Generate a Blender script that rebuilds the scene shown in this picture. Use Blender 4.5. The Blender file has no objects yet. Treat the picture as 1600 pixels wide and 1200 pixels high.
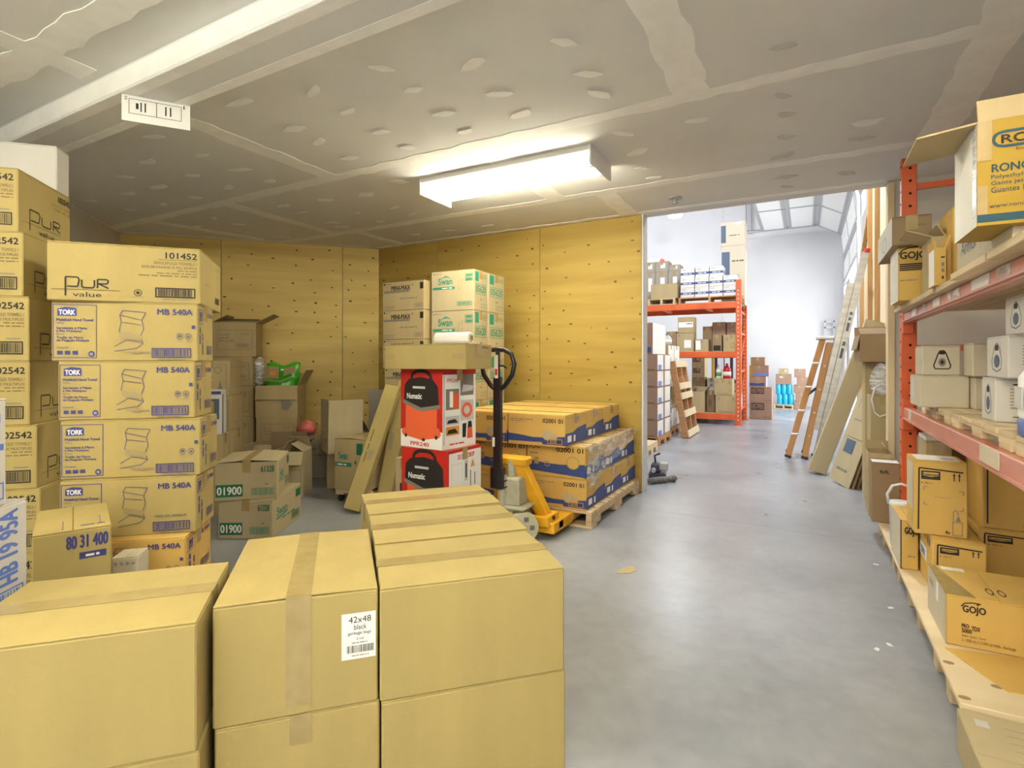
import bpy, math, random
from mathutils import Matrix, Vector
rnd = random.Random(7)
R = math.radians
scene = bpy.context.scene
col = scene.collection
# ------------------------------------------------------------------ camera
F, HC, HY, CX, TH = 843.0, 1.147, 565.0, 800.0, R(28.6)
cam_d = bpy.data.cameras.new('camera')
cam = bpy.data.objects.new('camera', cam_d)
col.objects.link(cam)
cam.location = (0, 0, HC)
cam.rotation_euler = (R(90), 0, TH)
cam_d.sensor_width = 36.0
cam_d.lens = F / 1600 * 36
cam_d.shift_y = -(600 - HY) / 1600
cam_d.clip_start = 0.05
scene.camera = cam
# ------------------------------------------------------------------ world, daylight, exposure
world = bpy.data.worlds.new('world')
scene.world = world
world.use_nodes = True
world.node_tree.nodes['Background'].inputs[0].default_value = (1.0, 0.97, 0.90, 1)
world.node_tree.nodes['Background'].inputs[1].default_value = 0.6
vs = scene.view_settings
vs.view_transform = 'Standard'
vs.look = 'None'
vs.gamma = 1.0
vs.use_curve_mapping = False
vs.exposure = 1.48


def area_light(name, loc, rot, sx, sy, power, color):
    l = bpy.data.lights.new(name, 'AREA')
    l.shape = 'RECTANGLE'
    l.size, l.size_y = sx, sy
    l.energy = power
    l.color = color
    o = bpy.data.objects.new(name, l)
    o.location = loc
    o.rotation_euler = rot
    col.objects.link(o)
    return o


# daylight coming in through the raised loading door of the warehouse
area_light('door_daylight', (1.25, 13.0, 1.95), (0, R(90), 0), 3.6, 3.9, 75, (0.93, 0.97, 1.0))

# ------------------------------------------------------------------ pixel helpers (photo 1600x1200)
FW = Vector((-math.sin(TH), math.cos(TH), 0))
RT = Vector((math.cos(TH), math.sin(TH), 0))
CAM = Vector((0, 0, HC))


def ray(px, py):
    return FW + RT * ((px - CX) / F) + Vector((0, 0, 1)) * ((HY - py) / F)


def onz(px, py, z=0.0):
    d = ray(px, py)
    return CAM + d * ((z - HC) / d.z)


def ony(px, py, y):
    d = ray(px, py)
    return CAM + d * (y / d.y)


def onx(px, py, x):
    d = ray(px, py)
    return CAM + d * (x / d.x)


def atd(px, py, dep):
    return CAM + ray(px, py) * dep


# ------------------------------------------------------------------ materials
MATS = {}


def newmat(name):
    m = bpy.data.materials.new(name)
    m.use_nodes = True
    MATS[name] = m
    nt = m.node_tree
    return m, nt, nt.nodes['Principled BSDF']


def plain(name, rgb, rough=0.6, metal=0.0, spec=0.4):
    m, nt, b = newmat(name)
    b.inputs['Base Color'].default_value = (*rgb, 1)
    b.inputs['Roughness'].default_value = rough
    b.inputs['Metallic'].default_value = metal
    b.inputs['Specular IOR Level'].default_value = spec
    return m


def noisy(name, c1, c2, scale=(6, 6, 6), detail=4, rough=0.6, bump=0.0, bscale=60, lo=0.35, hi=0.65, spec=0.4, vary=0.0, metal=0.0):
    m, nt, b = newmat(name)
    N, L = nt.nodes, nt.links
    tc = N.new('ShaderNodeTexCoord')
    mp = N.new('ShaderNodeMapping')
    mp.inputs['Scale'].default_value = scale
    L.new(tc.outputs['Object'], mp.inputs[0])
    nz = N.new('ShaderNodeTexNoise')
    nz.inputs['Scale'].default_value = 1.0
    nz.inputs['Detail'].default_value = detail
    L.new(mp.outputs[0], nz.inputs['Vector'])
    cr = N.new('ShaderNodeValToRGB')
    cr.color_ramp.elements[0].position = lo
    cr.color_ramp.elements[1].position = hi
    cr.color_ramp.elements[0].color = (*c1, 1)
    cr.color_ramp.elements[1].color = (*c2, 1)
    L.new(nz.outputs['Fac'], cr.inputs[0])
    out = cr.outputs[0]
    if vary:
        oi = N.new('ShaderNodeObjectInfo')
        hs = N.new('ShaderNodeHueSaturation')
        mr = N.new('ShaderNodeMapRange')
        mr.inputs['To Min'].default_value = 1 - vary
        mr.inputs['To Max'].default_value = 1 + vary
        L.new(oi.outputs['Random'], mr.inputs[0])
        L.new(mr.outputs[0], hs.inputs['Value'])
        L.new(out, hs.inputs['Color'])
        out = hs.outputs[0]
    L.new(out, b.inputs['Base Color'])
    b.inputs['Roughness'].default_value = rough
    b.inputs['Specular IOR Level'].default_value = spec
    b.inputs['Metallic'].default_value = metal
    if bump:
        n2 = N.new('ShaderNodeTexNoise')
        n2.inputs['Scale'].default_value = bscale
        L.new(tc.outputs['Object'], n2.inputs['Vector'])
        bp = N.new('ShaderNodeBump')
        bp.inputs['Strength'].default_value = bump
        bp.inputs['Distance'].default_value = 0.01
        L.new(n2.outputs['Fac'], bp.inputs['Height'])
        L.new(bp.outputs[0], b.inputs['Normal'])
    return m


def card(name, rgb, k=0.9, rough=0.72):
    rgb = tuple(c * 0.74 for c in rgb) if name not in ('card_white', 'card_mustard', 'card_gold', 'card_cream') else tuple(c * .9 for c in rgb)
    return noisy(name, tuple(c * k for c in rgb), rgb, (9, 9, 1.2), 5, rough, 0.12, 45, 0.3, 0.7, 0.25, 0.035)


card('card_tan', (0.60, 0.47, 0.26))
card('card_yellow', (0.575, 0.445, 0.17))
card('card_pale', (0.66, 0.55, 0.34))
card('card_gold', (0.74, 0.48, 0.135))
card('card_brown', (0.43, 0.30, 0.17))
card('card_dull', (0.62, 0.48, 0.25))
card('card_dark', (0.30, 0.19, 0.10))
card('card_white', (0.74, 0.72, 0.68), 0.95, 0.55)
card('card_cream', (0.66, 0.59, 0.46), 0.94)
card('card_mustard', (0.43, 0.275, 0.03), 0.95, 0.5)
card('card_grey', (0.50, 0.44, 0.36))
card('card_rose', (0.47, 0.30, 0.22))
plain('card_red', (0.50, 0.022, 0.014), 0.4)
noisy('tape', (0.37, 0.27, 0.12), (0.42, 0.31, 0.145), (20, 20, 20), 2, 0.22, 0, 0, spec=0.6)
noisy('tape_clear', (0.34, 0.255, 0.105), (0.39, 0.30, 0.13), (20, 20, 20), 2, 0.16, 0, 0, spec=0.7)
for n, c in dict(ink_black=(0.025, 0.02, 0.018), ink_blue=(0.055, 0.06, 0.22), ink_royal=(0.045, 0.075, 0.24), ink_green=(0.02, 0.15, 0.075),
                 ink_teal=(0.03, 0.26, 0.17), ink_white=(0.86, 0.85, 0.82), ink_red=(0.60, 0.04, 0.03), ink_grey=(0.22, 0.2, 0.17), ink_fade=(0.20, 0.14, 0.06),
                 ink_navy=(0.02, 0.07, 0.10), ink_orange=(0.70, 0.28, 0.04), ink_lgrey=(0.55, 0.55, 0.55), ink_pale=(0.36, 0.27, 0.12),
                 ink_sky=(0.13, 0.22, 0.62), ink_steel=(0.09, 0.13, 0.20), ink_vac=(0.78, 0.13, 0.045), ink_leaf=(0.12, 0.35, 0.05)).items():
    plain(n, c, 0.55, 0, 0.3)
noisy('paper', (0.78, 0.77, 0.74), (0.84, 0.83, 0.80), (5, 5, 5), 2, 0.7)
noisy('ceil', (0.68, 0.68, 0.67), (0.73, 0.73, 0.72), (1.5, 1.5, 1.5), 5, 0.9, 0.05, 90)
noisy('mud', (0.90, 0.895, 0.88), (0.84, 0.835, 0.82), (9, 9, 9), 5, 0.9)
noisy('mud_grey', (0.54, 0.54, 0.53), (0.61, 0.61, 0.60), (9, 9, 9), 4, 0.9)
noisy('drywall', (0.62, 0.60, 0.56), (0.67, 0.65, 0.61), (2, 2, 2), 3, 0.9)
noisy('white_wall', (0.57, 0.57, 0.585), (0.62, 0.62, 0.635), (0.7, 0.7, 0.7), 3, 0.8)
noisy('deck_wood', (0.55, 0.42, 0.25), (0.72, 0.60, 0.41), (30, 1.5, 30), 4, 0.7, 0.1, 60, vary=0.1)
noisy('pallet_wood', (0.50, 0.36, 0.20), (0.66, 0.52, 0.33), (3, 30, 30), 4, 0.75, 0.12, 60, vary=0.12)
noisy('pallet_brown', (0.40, 0.20, 0.085), (0.52, 0.29, 0.14), (3, 3, 25), 4, 0.75, 0.1, 60, vary=0.1)
noisy('stud_wood', (0.50, 0.28, 0.10), (0.64, 0.40, 0.17), (25, 25, 1.5), 4, 0.7, 0.05, 60, vary=0.08)
noisy('ply_pale', (0.66, 0.52, 0.32), (0.76, 0.63, 0.42), (1, 6, 1.5), 4, 0.75)
noisy('orange', (0.62, 0.10, 0.022), (0.70, 0.13, 0.035), (6, 6, 6), 4, 0.38, spec=0.5)
noisy('beam_glare', (0.52, 0.15, 0.08), (0.60, 0.27, 0.19), (5, 2, 5), 4, 0.30, spec=0.6)  # orange beam paint paled toward pink, glare put into the colour
noisy('jack_yellow', (0.72, 0.36, 0.012), (0.80, 0.42, 0.02), (9, 9, 9), 4, 0.4, spec=0.5)
noisy('jack_grey', (0.36, 0.34, 0.24), (0.46, 0.44, 0.33), (14, 14, 14), 4, 0.5)
plain('wheel_cream', (0.50, 0.48, 0.33), 0.5)
plain('black', (0.012, 0.012, 0.013), 0.28, 0, 0.5)
plain('rubber', (0.03, 0.03, 0.03), 0.7)
plain('hole', (0.008, 0.006, 0.005), 0.9)
noisy('alu', (0.48, 0.47, 0.45), (0.62, 0.61, 0.59), (4, 4, 18), 4, 0.38, metal=0.7)
plain('steel', (0.45, 0.45, 0.46), 0.35, 0.8)
noisy('ladder_fibre', (0.46, 0.22, 0.075), (0.55, 0.28, 0.11), (10, 10, 2), 3, 0.5)
plain('red', (0.55, 0.02, 0.03), 0.4)
plain('white_enamel', (0.80, 0.79, 0.76), 0.4)
plain('door_panel', (0.90, 0.91, 0.90), 0.5)
plain('door_frame', (0.42, 0.43, 0.44), 0.45, 0.3)
plain('plastic_white', (0.80, 0.80, 0.80), 0.35)
plain('plastic_blue', (0.12, 0.17, 0.42), 0.35)
plain('green_bag', (0.06, 0.42, 0.02), 0.25, 0, 0.6)
plain('cyan_pack', (0.02, 0.42, 0.68), 0.25, 0, 0.6)
plain('pink_bag', (0.75, 0.18, 0.15), 0.3)
plain('yellow_steel', (0.70, 0.42, 0.03), 0.4)
plain('dark_steel', (0.05, 0.05, 0.09), 0.4)
noisy('grey_cloth', (0.13, 0.125, 0.12), (0.22, 0.21, 0.20), (40, 40, 40), 3, 0.95, 0.3, 80)


def concrete():
    m, nt, b = newmat('concrete')
    N, L = nt.nodes, nt.links
    tc = N.new('ShaderNodeTexCoord')
    n1 = N.new('ShaderNodeTexNoise')
    n1.inputs['Scale'].default_value = 1.3
    n1.inputs['Detail'].default_value = 8
    n1.inputs['Roughness'].default_value = 0.62
    L.new(tc.outputs['Object'], n1.inputs['Vector'])
    cr = N.new('ShaderNodeValToRGB')
    e = cr.color_ramp.elements
    e[0].position, e[0].color = 0.30, (0.245, 0.258, 0.288, 1)
    e[1].position, e[1].color = 0.70, (0.40, 0.42, 0.46, 1)
    L.new(n1.outputs['Fac'], cr.inputs[0])
    n2 = N.new('ShaderNodeTexNoise')
    n2.inputs['Scale'].default_value = 14
    n2.inputs['Detail'].default_value = 6
    L.new(tc.outputs['Object'], n2.inputs['Vector'])
    mx = N.new('ShaderNodeMixRGB')
    mx.blend_type = 'MULTIPLY'
    mx.inputs[0].default_value = 0.25
    L.new(cr.outputs[0], mx.inputs[1])
    L.new(n2.outputs['Fac'], mx.inputs[2])
    L.new(mx.outputs[0], b.inputs['Base Color'])
    mr = N.new('ShaderNodeMapRange')
    mr.inputs['To Min'].default_value = 0.20
    mr.inputs['To Max'].default_value = 0.42
    L.new(n1.outputs['Fac'], mr.inputs[0])
    L.new(mr.outputs[0], b.inputs['Roughness'])
    b.inputs['Specular IOR Level'].default_value = 0.5
    bp = N.new('ShaderNodeBump')
    bp.inputs['Strength'].default_value = 0.05
    bp.inputs['Distance'].default_value = 0.01
    L.new(n2.outputs['Fac'], bp.inputs['Height'])
    L.new(bp.outputs[0], b.inputs['Normal'])


concrete()


def plywood(name, c1, c2):
    m, nt, b = newmat(name)
    N, L = nt.nodes, nt.links
    tc = N.new('ShaderNodeTexCoord')
    mp = N.new('ShaderNodeMapping')
    mp.inputs['Scale'].default_value = (0.7, 1.0, 9.0)
    L.new(tc.outputs['Object'], mp.inputs[0])
    oi = N.new('ShaderNodeObjectInfo')
    ad = N.new('ShaderNodeVectorMath')
    ad.operation = 'ADD'
    L.new(mp.outputs[0], ad.inputs[0])
    cb = N.new('ShaderNodeCombineXYZ')
    ml = N.new('ShaderNodeMath')
    ml.operation = 'MULTIPLY'
    ml.inputs[1].default_value = 37
    L.new(oi.outputs['Random'], ml.inputs[0])
    L.new(ml.outputs[0], cb.inputs[0])
    L.new(ml.outputs[0], cb.inputs[2])
    L.new(cb.outputs[0], ad.inputs[1])
    nz = N.new('ShaderNodeTexNoise')
    nz.inputs['Scale'].default_value = 1.0
    nz.inputs['Detail'].default_value = 6
    nz.inputs['Distortion'].default_value = 0.6
    L.new(ad.outputs[0], nz.inputs['Vector'])
    cr = N.new('ShaderNodeValToRGB')
    e = cr.color_ramp.elements
    e[0].position, e[0].color = 0.28, c1
    e[1].position, e[1].color = 0.66, c2
    L.new(nz.outputs['Fac'], cr.inputs[0])
    L.new(cr.outputs[0], b.inputs['Base Color'])
    b.inputs['Roughness'].default_value = 0.6
    b.inputs['Specular IOR Level'].default_value = 0.3


plywood('plywood', (0.35, 0.225, 0.046, 1), (0.45, 0.315, 0.076, 1))
plywood('plywood_pale', (0.68, 0.49, 0.155, 1), (0.83, 0.635, 0.225, 1))  # paler sheets, raised further in colour to make up for weak light there
plain('knot', (0.13, 0.065, 0.02), 0.7)


def wrap(name, fac, rough=0.12):
    m, nt, b = newmat(name)
    N, L = nt.nodes, nt.links
    b.inputs['Base Color'].default_value = (0.85, 0.87, 0.9, 1)
    b.inputs['Roughness'].default_value = rough
    b.inputs['Specular IOR Level'].default_value = 0.8
    tr = N.new('ShaderNodeBsdfTransparent')
    mx = N.new('ShaderNodeMixShader')
    nz = N.new('ShaderNodeTexNoise')
    nz.inputs['Scale'].default_value = 14
    tc = N.new('ShaderNodeTexCoord')
    mp = N.new('ShaderNodeMapping')
    mp.inputs['Scale'].default_value = (1, 1, 3)
    mp.inputs['Rotation'].default_value = (0.5, 0.3, 0)
    L.new(tc.outputs['Object'], mp.inputs[0])
    L.new(mp.outputs[0], nz.inputs['Vector'])
    mr = N.new('ShaderNodeMapRange')
    mr.inputs['From Min'].default_value = 0.4
    mr.inputs['From Max'].default_value = 0.7
    mr.inputs['To Min'].default_value = fac * 0.35
    mr.inputs['To Max'].default_value = fac * 1.5
    L.new(nz.outputs['Fac'], mr.inputs[0])
    L.new(mr.outputs[0], mx.inputs[0])
    L.new(tr.outputs[0], mx.inputs[1])
    L.new(b.outputs[0], mx.inputs[2])
    L.new(mx.outputs[0], nt.nodes['Material Output'].inputs[0])


wrap('film', 0.38)
wrap('film_dense', 0.6, 0.2)
m, nt, b = newmat('tube_glow')
b.inputs['Emission Color'].default_value = (1.0, 0.945, 0.72, 1)
b.inputs['Emission Strength'].default_value = 29.0
m, nt, b = newmat('bay_glow')
b.inputs['Emission Color'].default_value = (0.95, 0.98, 1.0, 1)
b.inputs['Emission Strength'].default_value = 30.0

# ------------------------------------------------------------------ object helpers


class MB:
    def __init__(s):
        s.v, s.f = [], []

    def add(s, vs, fs, M=None):
        o = len(s.v)
        s.v += [tuple(M @ Vector(p)) if M else tuple(p) for p in vs]
        s.f += [tuple(i + o for i in f) for f in fs]
        return s

    def box(s, a, b, M=None):
        x0, y0, z0 = a
        x1, y1, z1 = b
        vs = [(x0, y0, z0), (x1, y0, z0), (x1, y1, z0), (x0, y1, z0), (x0, y0, z1), (x1, y0, z1), (x1, y1, z1), (x0, y1, z1)]
        return s.add(vs, [(0, 3, 2, 1), (4, 5, 6, 7), (0, 1, 5, 4), (1, 2, 6, 5), (2, 3, 7, 6), (3, 0, 4, 7)], M)

    def bbox(s, a, b, e=0.004, M=None):
        """box with chamfered edges"""
        x0, y0, z0 = a
        x1, y1, z1 = b
        e = min(e, (x1 - x0) * .4, (y1 - y0) * .4, (z1 - z0) * .4)
        vs, idx = [], {}
        for ix, x in ((0, x0), (1, x1)):
            for iy, y in ((0, y0), (1, y1)):
                for iz, z in ((0, z0), (1, z1)):
                    sx, sy, sz = (1 - 2 * ix) * e, (1 - 2 * iy) * e, (1 - 2 * iz) * e
                    idx[ix, iy, iz] = len(vs)
                    vs += [(x, y + sy, z + sz), (x + sx, y, z + sz), (x + sx, y + sy, z)]
        f = []
        q = [(0, 0), (1, 0), (1, 1), (0, 1)]
        for i in (0, 1):
            f.append(tuple(idx[i, a_, b_] for a_, b_ in (q if i else q[::-1])))
            f.append(tuple(idx[a_, i, b_] + 1 for a_, b_ in (q[::-1] if i else q)))
            f.append(tuple(idx[a_, b_, i] + 2 for a_, b_ in (q if i else q[::-1])))
        for a_ in (0, 1):
            for b_ in (0, 1):
                f.append((idx[a_, b_, 0], idx[a_, b_, 1], idx[a_, b_, 1] + 1, idx[a_, b_, 0] + 1))
                f.append((idx[a_, 0, b_], idx[a_, 1, b_], idx[a_, 1, b_] + 2, idx[a_, 0, b_] + 2))
                f.append((idx[0, a_, b_] + 1, idx[1, a_, b_] + 1, idx[1, a_, b_] + 2, idx[0, a_, b_] + 2))
        for k in idx.values():
            f.append((k, k + 1, k + 2))
        return s.add(vs, f, M)

    def cyl(s, p, q, r, n=12, r2=None, M=None):
        p, q = Vector(p), Vector(q)
        a = (q - p).normalized()
        u = a.orthogonal().normalized()
        w = a.cross(u)
        r2 = r if r2 is None else r2
        vs = []
        for c, rr in ((p, r), (q, r2)):
            for i in range(n):
                t = 2 * math.pi * i / n
                vs.append(c + u * (rr * math.cos(t)) + w * (rr * math.sin(t)))
        fs = [(i, (i + 1) % n, n + (i + 1) % n, n + i) for i in range(n)]
        fs += [tuple(range(n))[::-1], tuple(range(n, 2 * n))]
        return s.add(vs, fs, M)

    def tube(s, pts, r, n=8, M=None):
        pts = [Vector(p) for p in pts]
        vs, fs = [], []
        u = None
        for k, p in enumerate(pts):
            t = (pts[min(k + 1, len(pts) - 1)] - pts[max(k - 1, 0)]).normalized()
            u = t.orthogonal().normalized() if u is None else (u - t * u.dot(t)).normalized()
            w = t.cross(u)
            rr = r[k] if isinstance(r, (list, tuple)) else r
            for i in range(n):
                a = 2 * math.pi * i / n
                vs.append(p + u * (rr * math.cos(a)) + w * (rr * math.sin(a)))
        for k in range(len(pts) - 1):
            for i in range(n):
                fs.append((k * n + i, k * n + (i + 1) % n, (k + 1) * n + (i + 1) % n, (k + 1) * n + i))
        fs += [tuple(range(n))[::-1], tuple(range((len(pts) - 1) * n, len(pts) * n))]
        return s.add(vs, fs, M)

    def lathe(s, prof, n=14, M=None):
        vs, fs = [], []
        for r, z in prof:
            for i in range(n):
                a = 2 * math.pi * i / n
                vs.append((r * math.cos(a), r * math.sin(a), z))
        for k in range(len(prof) - 1):
            for i in range(n):
                fs.append((k * n + i, k * n + (i + 1) % n, (k + 1) * n + (i + 1) % n, (k + 1) * n + i))
        fs += [tuple(range(n))[::-1], tuple(range((len(prof) - 1) * n, len(prof) * n))]
        return s.add(vs, fs, M)

    def poly(s, pts, t, M=None):
        """polygon in xy extruded along z by t"""
        n = len(pts)
        vs = [(x, y, 0) for x, y in pts] + [(x, y, t) for x, y in pts]
        fs = [tuple(range(n))[::-1], tuple(range(n, 2 * n))] + [(i, (i + 1) % n, n + (i + 1) % n, n + i) for i in range(n)]
        return s.add(vs, fs, M)

    def mesh(s, name):
        me = bpy.data.meshes.new(name)
        me.from_pydata(s.v, [], s.f)
        me.update()
        return me

    def build(s, name, mat, parent=None, smooth=False):
        return link(name, s.mesh(name), mat, parent, smooth)


def link(name, me, mat, parent=None, smooth=False):
    if mat and not me.materials:
        me.materials.append(MATS[mat])
    if smooth:
        for p in me.polygons:
            p.use_smooth = True
    o = bpy.data.objects.new(name, me)
    col.objects.link(o)
    o.parent = parent
    if name in ('punched_holes', 'knots', 'hinges'):
        o['kind'] = 'stuff'
    return o


def tag(o, label=None, cat=None, group=None, kind=None):
    for k, v in (('label', label), ('category', cat), ('group', group), ('kind', kind)):
        if v:
            o[k] = v
    return o


def thing(name, label, cat, loc=(0, 0, 0), yaw=0.0, group=None, M=None):
    o = bpy.data.objects.new(name, None)
    o.empty_display_size = 0.1
    col.objects.link(o)
    if M is not None:
        o.matrix_world = M
    else:
        o.location = loc
        o.rotation_euler = (0, 0, R(yaw))
    return tag(o, label, cat, group)


def lean(base, top, side):
    """matrix: z axis base->top, x axis ~ side"""
    base, top = Vector(base), Vector(top)
    z = (top - base).normalized()
    x = Vector(side)
    x = (x - z * x.dot(z)).normalized()
    y = z.cross(x)
    M = Matrix((x, y, z)).transposed().to_4x4()
    M.translation = base
    return M


TXT = {}


def text_geo(s):
    key = s
    if key in TXT:
        return TXT[key]
    c = bpy.data.curves.new('t', 'FONT')
    c.body = s
    c.resolution_u = 3
    c.fill_mode = 'FRONT'
    o = bpy.data.objects.new('t', c)
    me = o.to_mesh()
    vs = [tuple(v.co) for v in me.vertices]
    fs = [tuple(p.vertices) for p in me.polygons]
    o.to_mesh_clear()
    bpy.data.objects.remove(o)
    bpy.data.curves.remove(c)
    if vs:
        x0, x1 = min(v[0] for v in vs), max(v[0] for v in vs)
        y0, y1 = min(v[1] for v in vs), max(v[1] for v in vs)
        vs = [((v[0] - x0) / (x1 - x0 or 1), (v[1] - y0) / (y1 - y0 or 1)) for v in vs]
    TXT[key] = (vs, fs)
    return TXT[key]


def printing(items, W, H, M, parent, name='printing'):
    """flat print on a face of size W x H; M maps (u metres, v metres, out) to local space. Items use 0..1 face coordinates."""
    by = {}
    cnt = {}
    for it in items:
        cnt[it[-1]] = cnt.get(it[-1], 0) + 1
    for k, it in enumerate(items):
        kind, args, c = it[0], it[1:-1], it[-1]
        mb = by.setdefault((c, k if kind in ('r', 'p', 'e', 'ring', 'f') and cnt[c] < 9 else -1), MB())
        off = 0.0006 + 0.00012 * k

        def q(u0, v0, u1, v1):
            mb.add([(u0 * W, v0 * H, off), (u1 * W, v0 * H, off), (u1 * W, v1 * H, off), (u0 * W, v1 * H, off)], [(0, 1, 2, 3)], M)
        if kind == 'r':
            q(*args)
        elif kind == 'f':
            u0, v0, u1, v1, t = args
            tu, tv = t / W, t / H
            q(u0, v0, u1, v0 + tv), q(u0, v1 - tv, u1, v1), q(u0, v0 + tv, u0 + tu, v1 - tv), q(u1 - tu, v0 + tv, u1, v1 - tv)
        elif kind == 'b':
            u0, v0, u1, v1 = args
            rr = random.Random(int(u0 * 977 + v1 * 577))
            x = u0
            while x < u1:
                w = (u1 - u0) * rr.choice((.012, .02, .034))
                q(x, v0, min(x + w, u1), v1)
                x += w + (u1 - u0) * rr.choice((.014, .022, .03))
        elif kind in ('x', 'xv'):  # small print that cannot be read in the photograph: rows of word-length dashes
            s, u0, v0, u1, v1 = args
            n, at = len(s), 0
            for wd in s.split(' '):
                a, e = at / n, (at + len(wd)) / n
                if wd and kind == 'x':
                    q(u0 + a * (u1 - u0), v0 + .15 * (v1 - v0), u0 + e * (u1 - u0), v0 + .8 * (v1 - v0))
                elif wd:
                    q(u0 + .2 * (u1 - u0), v0 + a * (v1 - v0), u0 + .85 * (u1 - u0), v0 + e * (v1 - v0))
                at += len(wd) + 1
        elif kind == 't' or kind == 'tb':
            s, u0, v0, u1, v1 = args
            vs, fs = text_geo(s)
            t_ = (v1 - v0) * H * .07
            for dx, dy in (((-t_ / 2, 0), (t_ / 2, 0), (0, t_ / 2), (0, -t_ / 2)) if kind == 'tb' else ((0, 0),)):
                mb.add([((u0 + x * (u1 - u0)) * W + dx, (v0 + y * (v1 - v0)) * H + dy, off + .0003 + dx * .002) for x, y in vs], fs, M)
        elif kind == 'tv':  # text reading upward
            s, u0, v0, u1, v1 = args
            vs, fs = text_geo(s)
            t_ = (u1 - u0) * W * .07
            for dx, dy in ((-t_ / 2, 0), (t_ / 2, 0), (0, t_ / 2), (0, -t_ / 2)):
                mb.add([((u1 - y * (u1 - u0)) * W + dx, (v0 + x * (v1 - v0)) * H + dy, off + .0003 + dx * .002) for x, y in vs], fs, M)
        elif kind == 'p':
            pts, = args
            mb.add([(u * W, v * H, off) for u, v in pts], [tuple(range(len(pts)))], M)
        elif kind == 'e' or kind == 'ring':
            cu, cv, ru, rv = args[:4]
            n = 20
            if kind == 'e':
                mb.add([((cu + ru * math.cos(2 * math.pi * i / n)) * W, (cv + rv * math.sin(2 * math.pi * i / n)) * H, off) for i in range(n)], [tuple(range(n))], M)
            else:
                t = args[4]
                vs = []
                for i in range(n):
                    a = 2 * math.pi * i / n
                    vs += [((cu + ru * math.cos(a)) * W, (cv + rv * math.sin(a)) * H, off), ((cu + ru * (1 - t) * math.cos(a)) * W, (cv + rv * (1 - t) * math.sin(a)) * H, off)]
                mb.add(vs, [(2 * i, (2 * i + 2) % (2 * n), (2 * i + 3) % (2 * n), 2 * i + 1) for i in range(n)], M)
        elif kind == 'l':
            pts, t = args
            for (a, b_), (c_, d_) in zip(pts, pts[1:]):
                p, e = Vector((a * W, b_ * H, off)), Vector((c_ * W, d_ * H, off))
                n_ = (e - p).normalized().cross(Vector((0, 0, 1))) * t * .5
                mb.add([p - n_, p + n_, e + n_, e - n_], [(0, 1, 2, 3)], M)
    for (c, k), mb in by.items():
        mb.build(name if k < 0 else 'printed_panel', c, parent)


def face_matrix(f, w, d, h):
    if f == 'F':
        return Matrix(((1, 0, 0, 0), (0, 0, -1, 0), (0, 1, 0, 0), (0, 0, 0, 1))), w, h
    if f == 'R':
        return Matrix(((0, 0, 1, w), (1, 0, 0, 0), (0, 1, 0, 0), (0, 0, 0, 1))), d, h
    if f == 'L':
        return Matrix(((0, 0, -1, 0), (-1, 0, 0, d), (0, 1, 0, 0), (0, 0, 0, 1))), d, h
    if f == 'T':
        return Matrix(((1, 0, 0, 0), (0, 1, 0, 0), (0, 0, 1, h), (0, 0, 0, 1))), w, d


def ct(label, x, y, z, yaw, w, d, h, mat='card_tan', prints=None, group=None, tape='tape', seam=None, name='carton', cat='carton', M=None, lift=0.0, tapew=0.05, drop=0.07):
    """closed carton: body, two top flaps meeting in a seam, tape over the seam, print"""
    o = thing(name, label, cat, (x, y, z), yaw, group, M)
    t = 0.004
    b = MB().bbox((0, 0, 0), (w, d, h - t), 0.004)
    jr = random.Random(int(abs(x * 1000) + abs(y * 777) + z * 333))
    b.v = [(vx + jr.uniform(-1, 1) * .0003, vy + jr.uniform(-1, 1) * .0003, vz) for vx, vy, vz in b.v]
    b.build('carton_body', mat, o)
    seam = seam or ('w' if w >= d else 'd')
    g = 0.0015
    for s in (0, 1):
        f = MB()
        if seam == 'w':
            y0, y1 = (0.001, d / 2 - g) if s == 0 else (d / 2 + g, d - 0.001)
            f.bbox((0.001, y0, h - t), (w - 0.001, y1, h), 0.001)
            if lift:
                f.v = [(a, b_, c + lift * (1 - abs(b_ - d / 2) / (d / 2))) for a, b_, c in f.v]
        else:
            x0, x1 = (0.001, w / 2 - g) if s == 0 else (w / 2 + g, w - 0.001)
            f.bbox((x0, 0.001, h - t), (x1, d - 0.001, h), 0.001)
            if lift:
                f.v = [(a, b_, c + lift * (1 - abs(a - w / 2) / (w / 2))) for a, b_, c in f.v]
        f.build('top_flap', mat, o)
    if tape:
        e, hw = 0.0007, tapew / 2
        tb = MB()
        zt = h + lift + e
        if seam == 'w':
            tb.box((-e, d / 2 - hw, zt - .0006), (w + e, d / 2 + hw, zt))
            tb.box((-e - .0006, d / 2 - hw, h - drop), (-e, d / 2 + hw, zt))
            tb.box((w + e, d / 2 - hw, h - drop), (w + e + .0006, d / 2 + hw, zt))
        else:
            tb.box((w / 2 - hw, -e, zt - .0006), (w / 2 + hw, d + e, zt))
            tb.box((w / 2 - hw, -e - .0006, h - drop), (w / 2 + hw, -e, zt))
            tb.box((w / 2 - hw, d + e, h - drop), (w / 2 + hw, d + e + .0006, zt))
        tb.build('tape', tape, o)
    for f, items in (prints or {}).items():
        Mx, W, H = face_matrix(f, w, d, h)
        printing(items, W, H, Mx, o)
    return o


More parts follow.
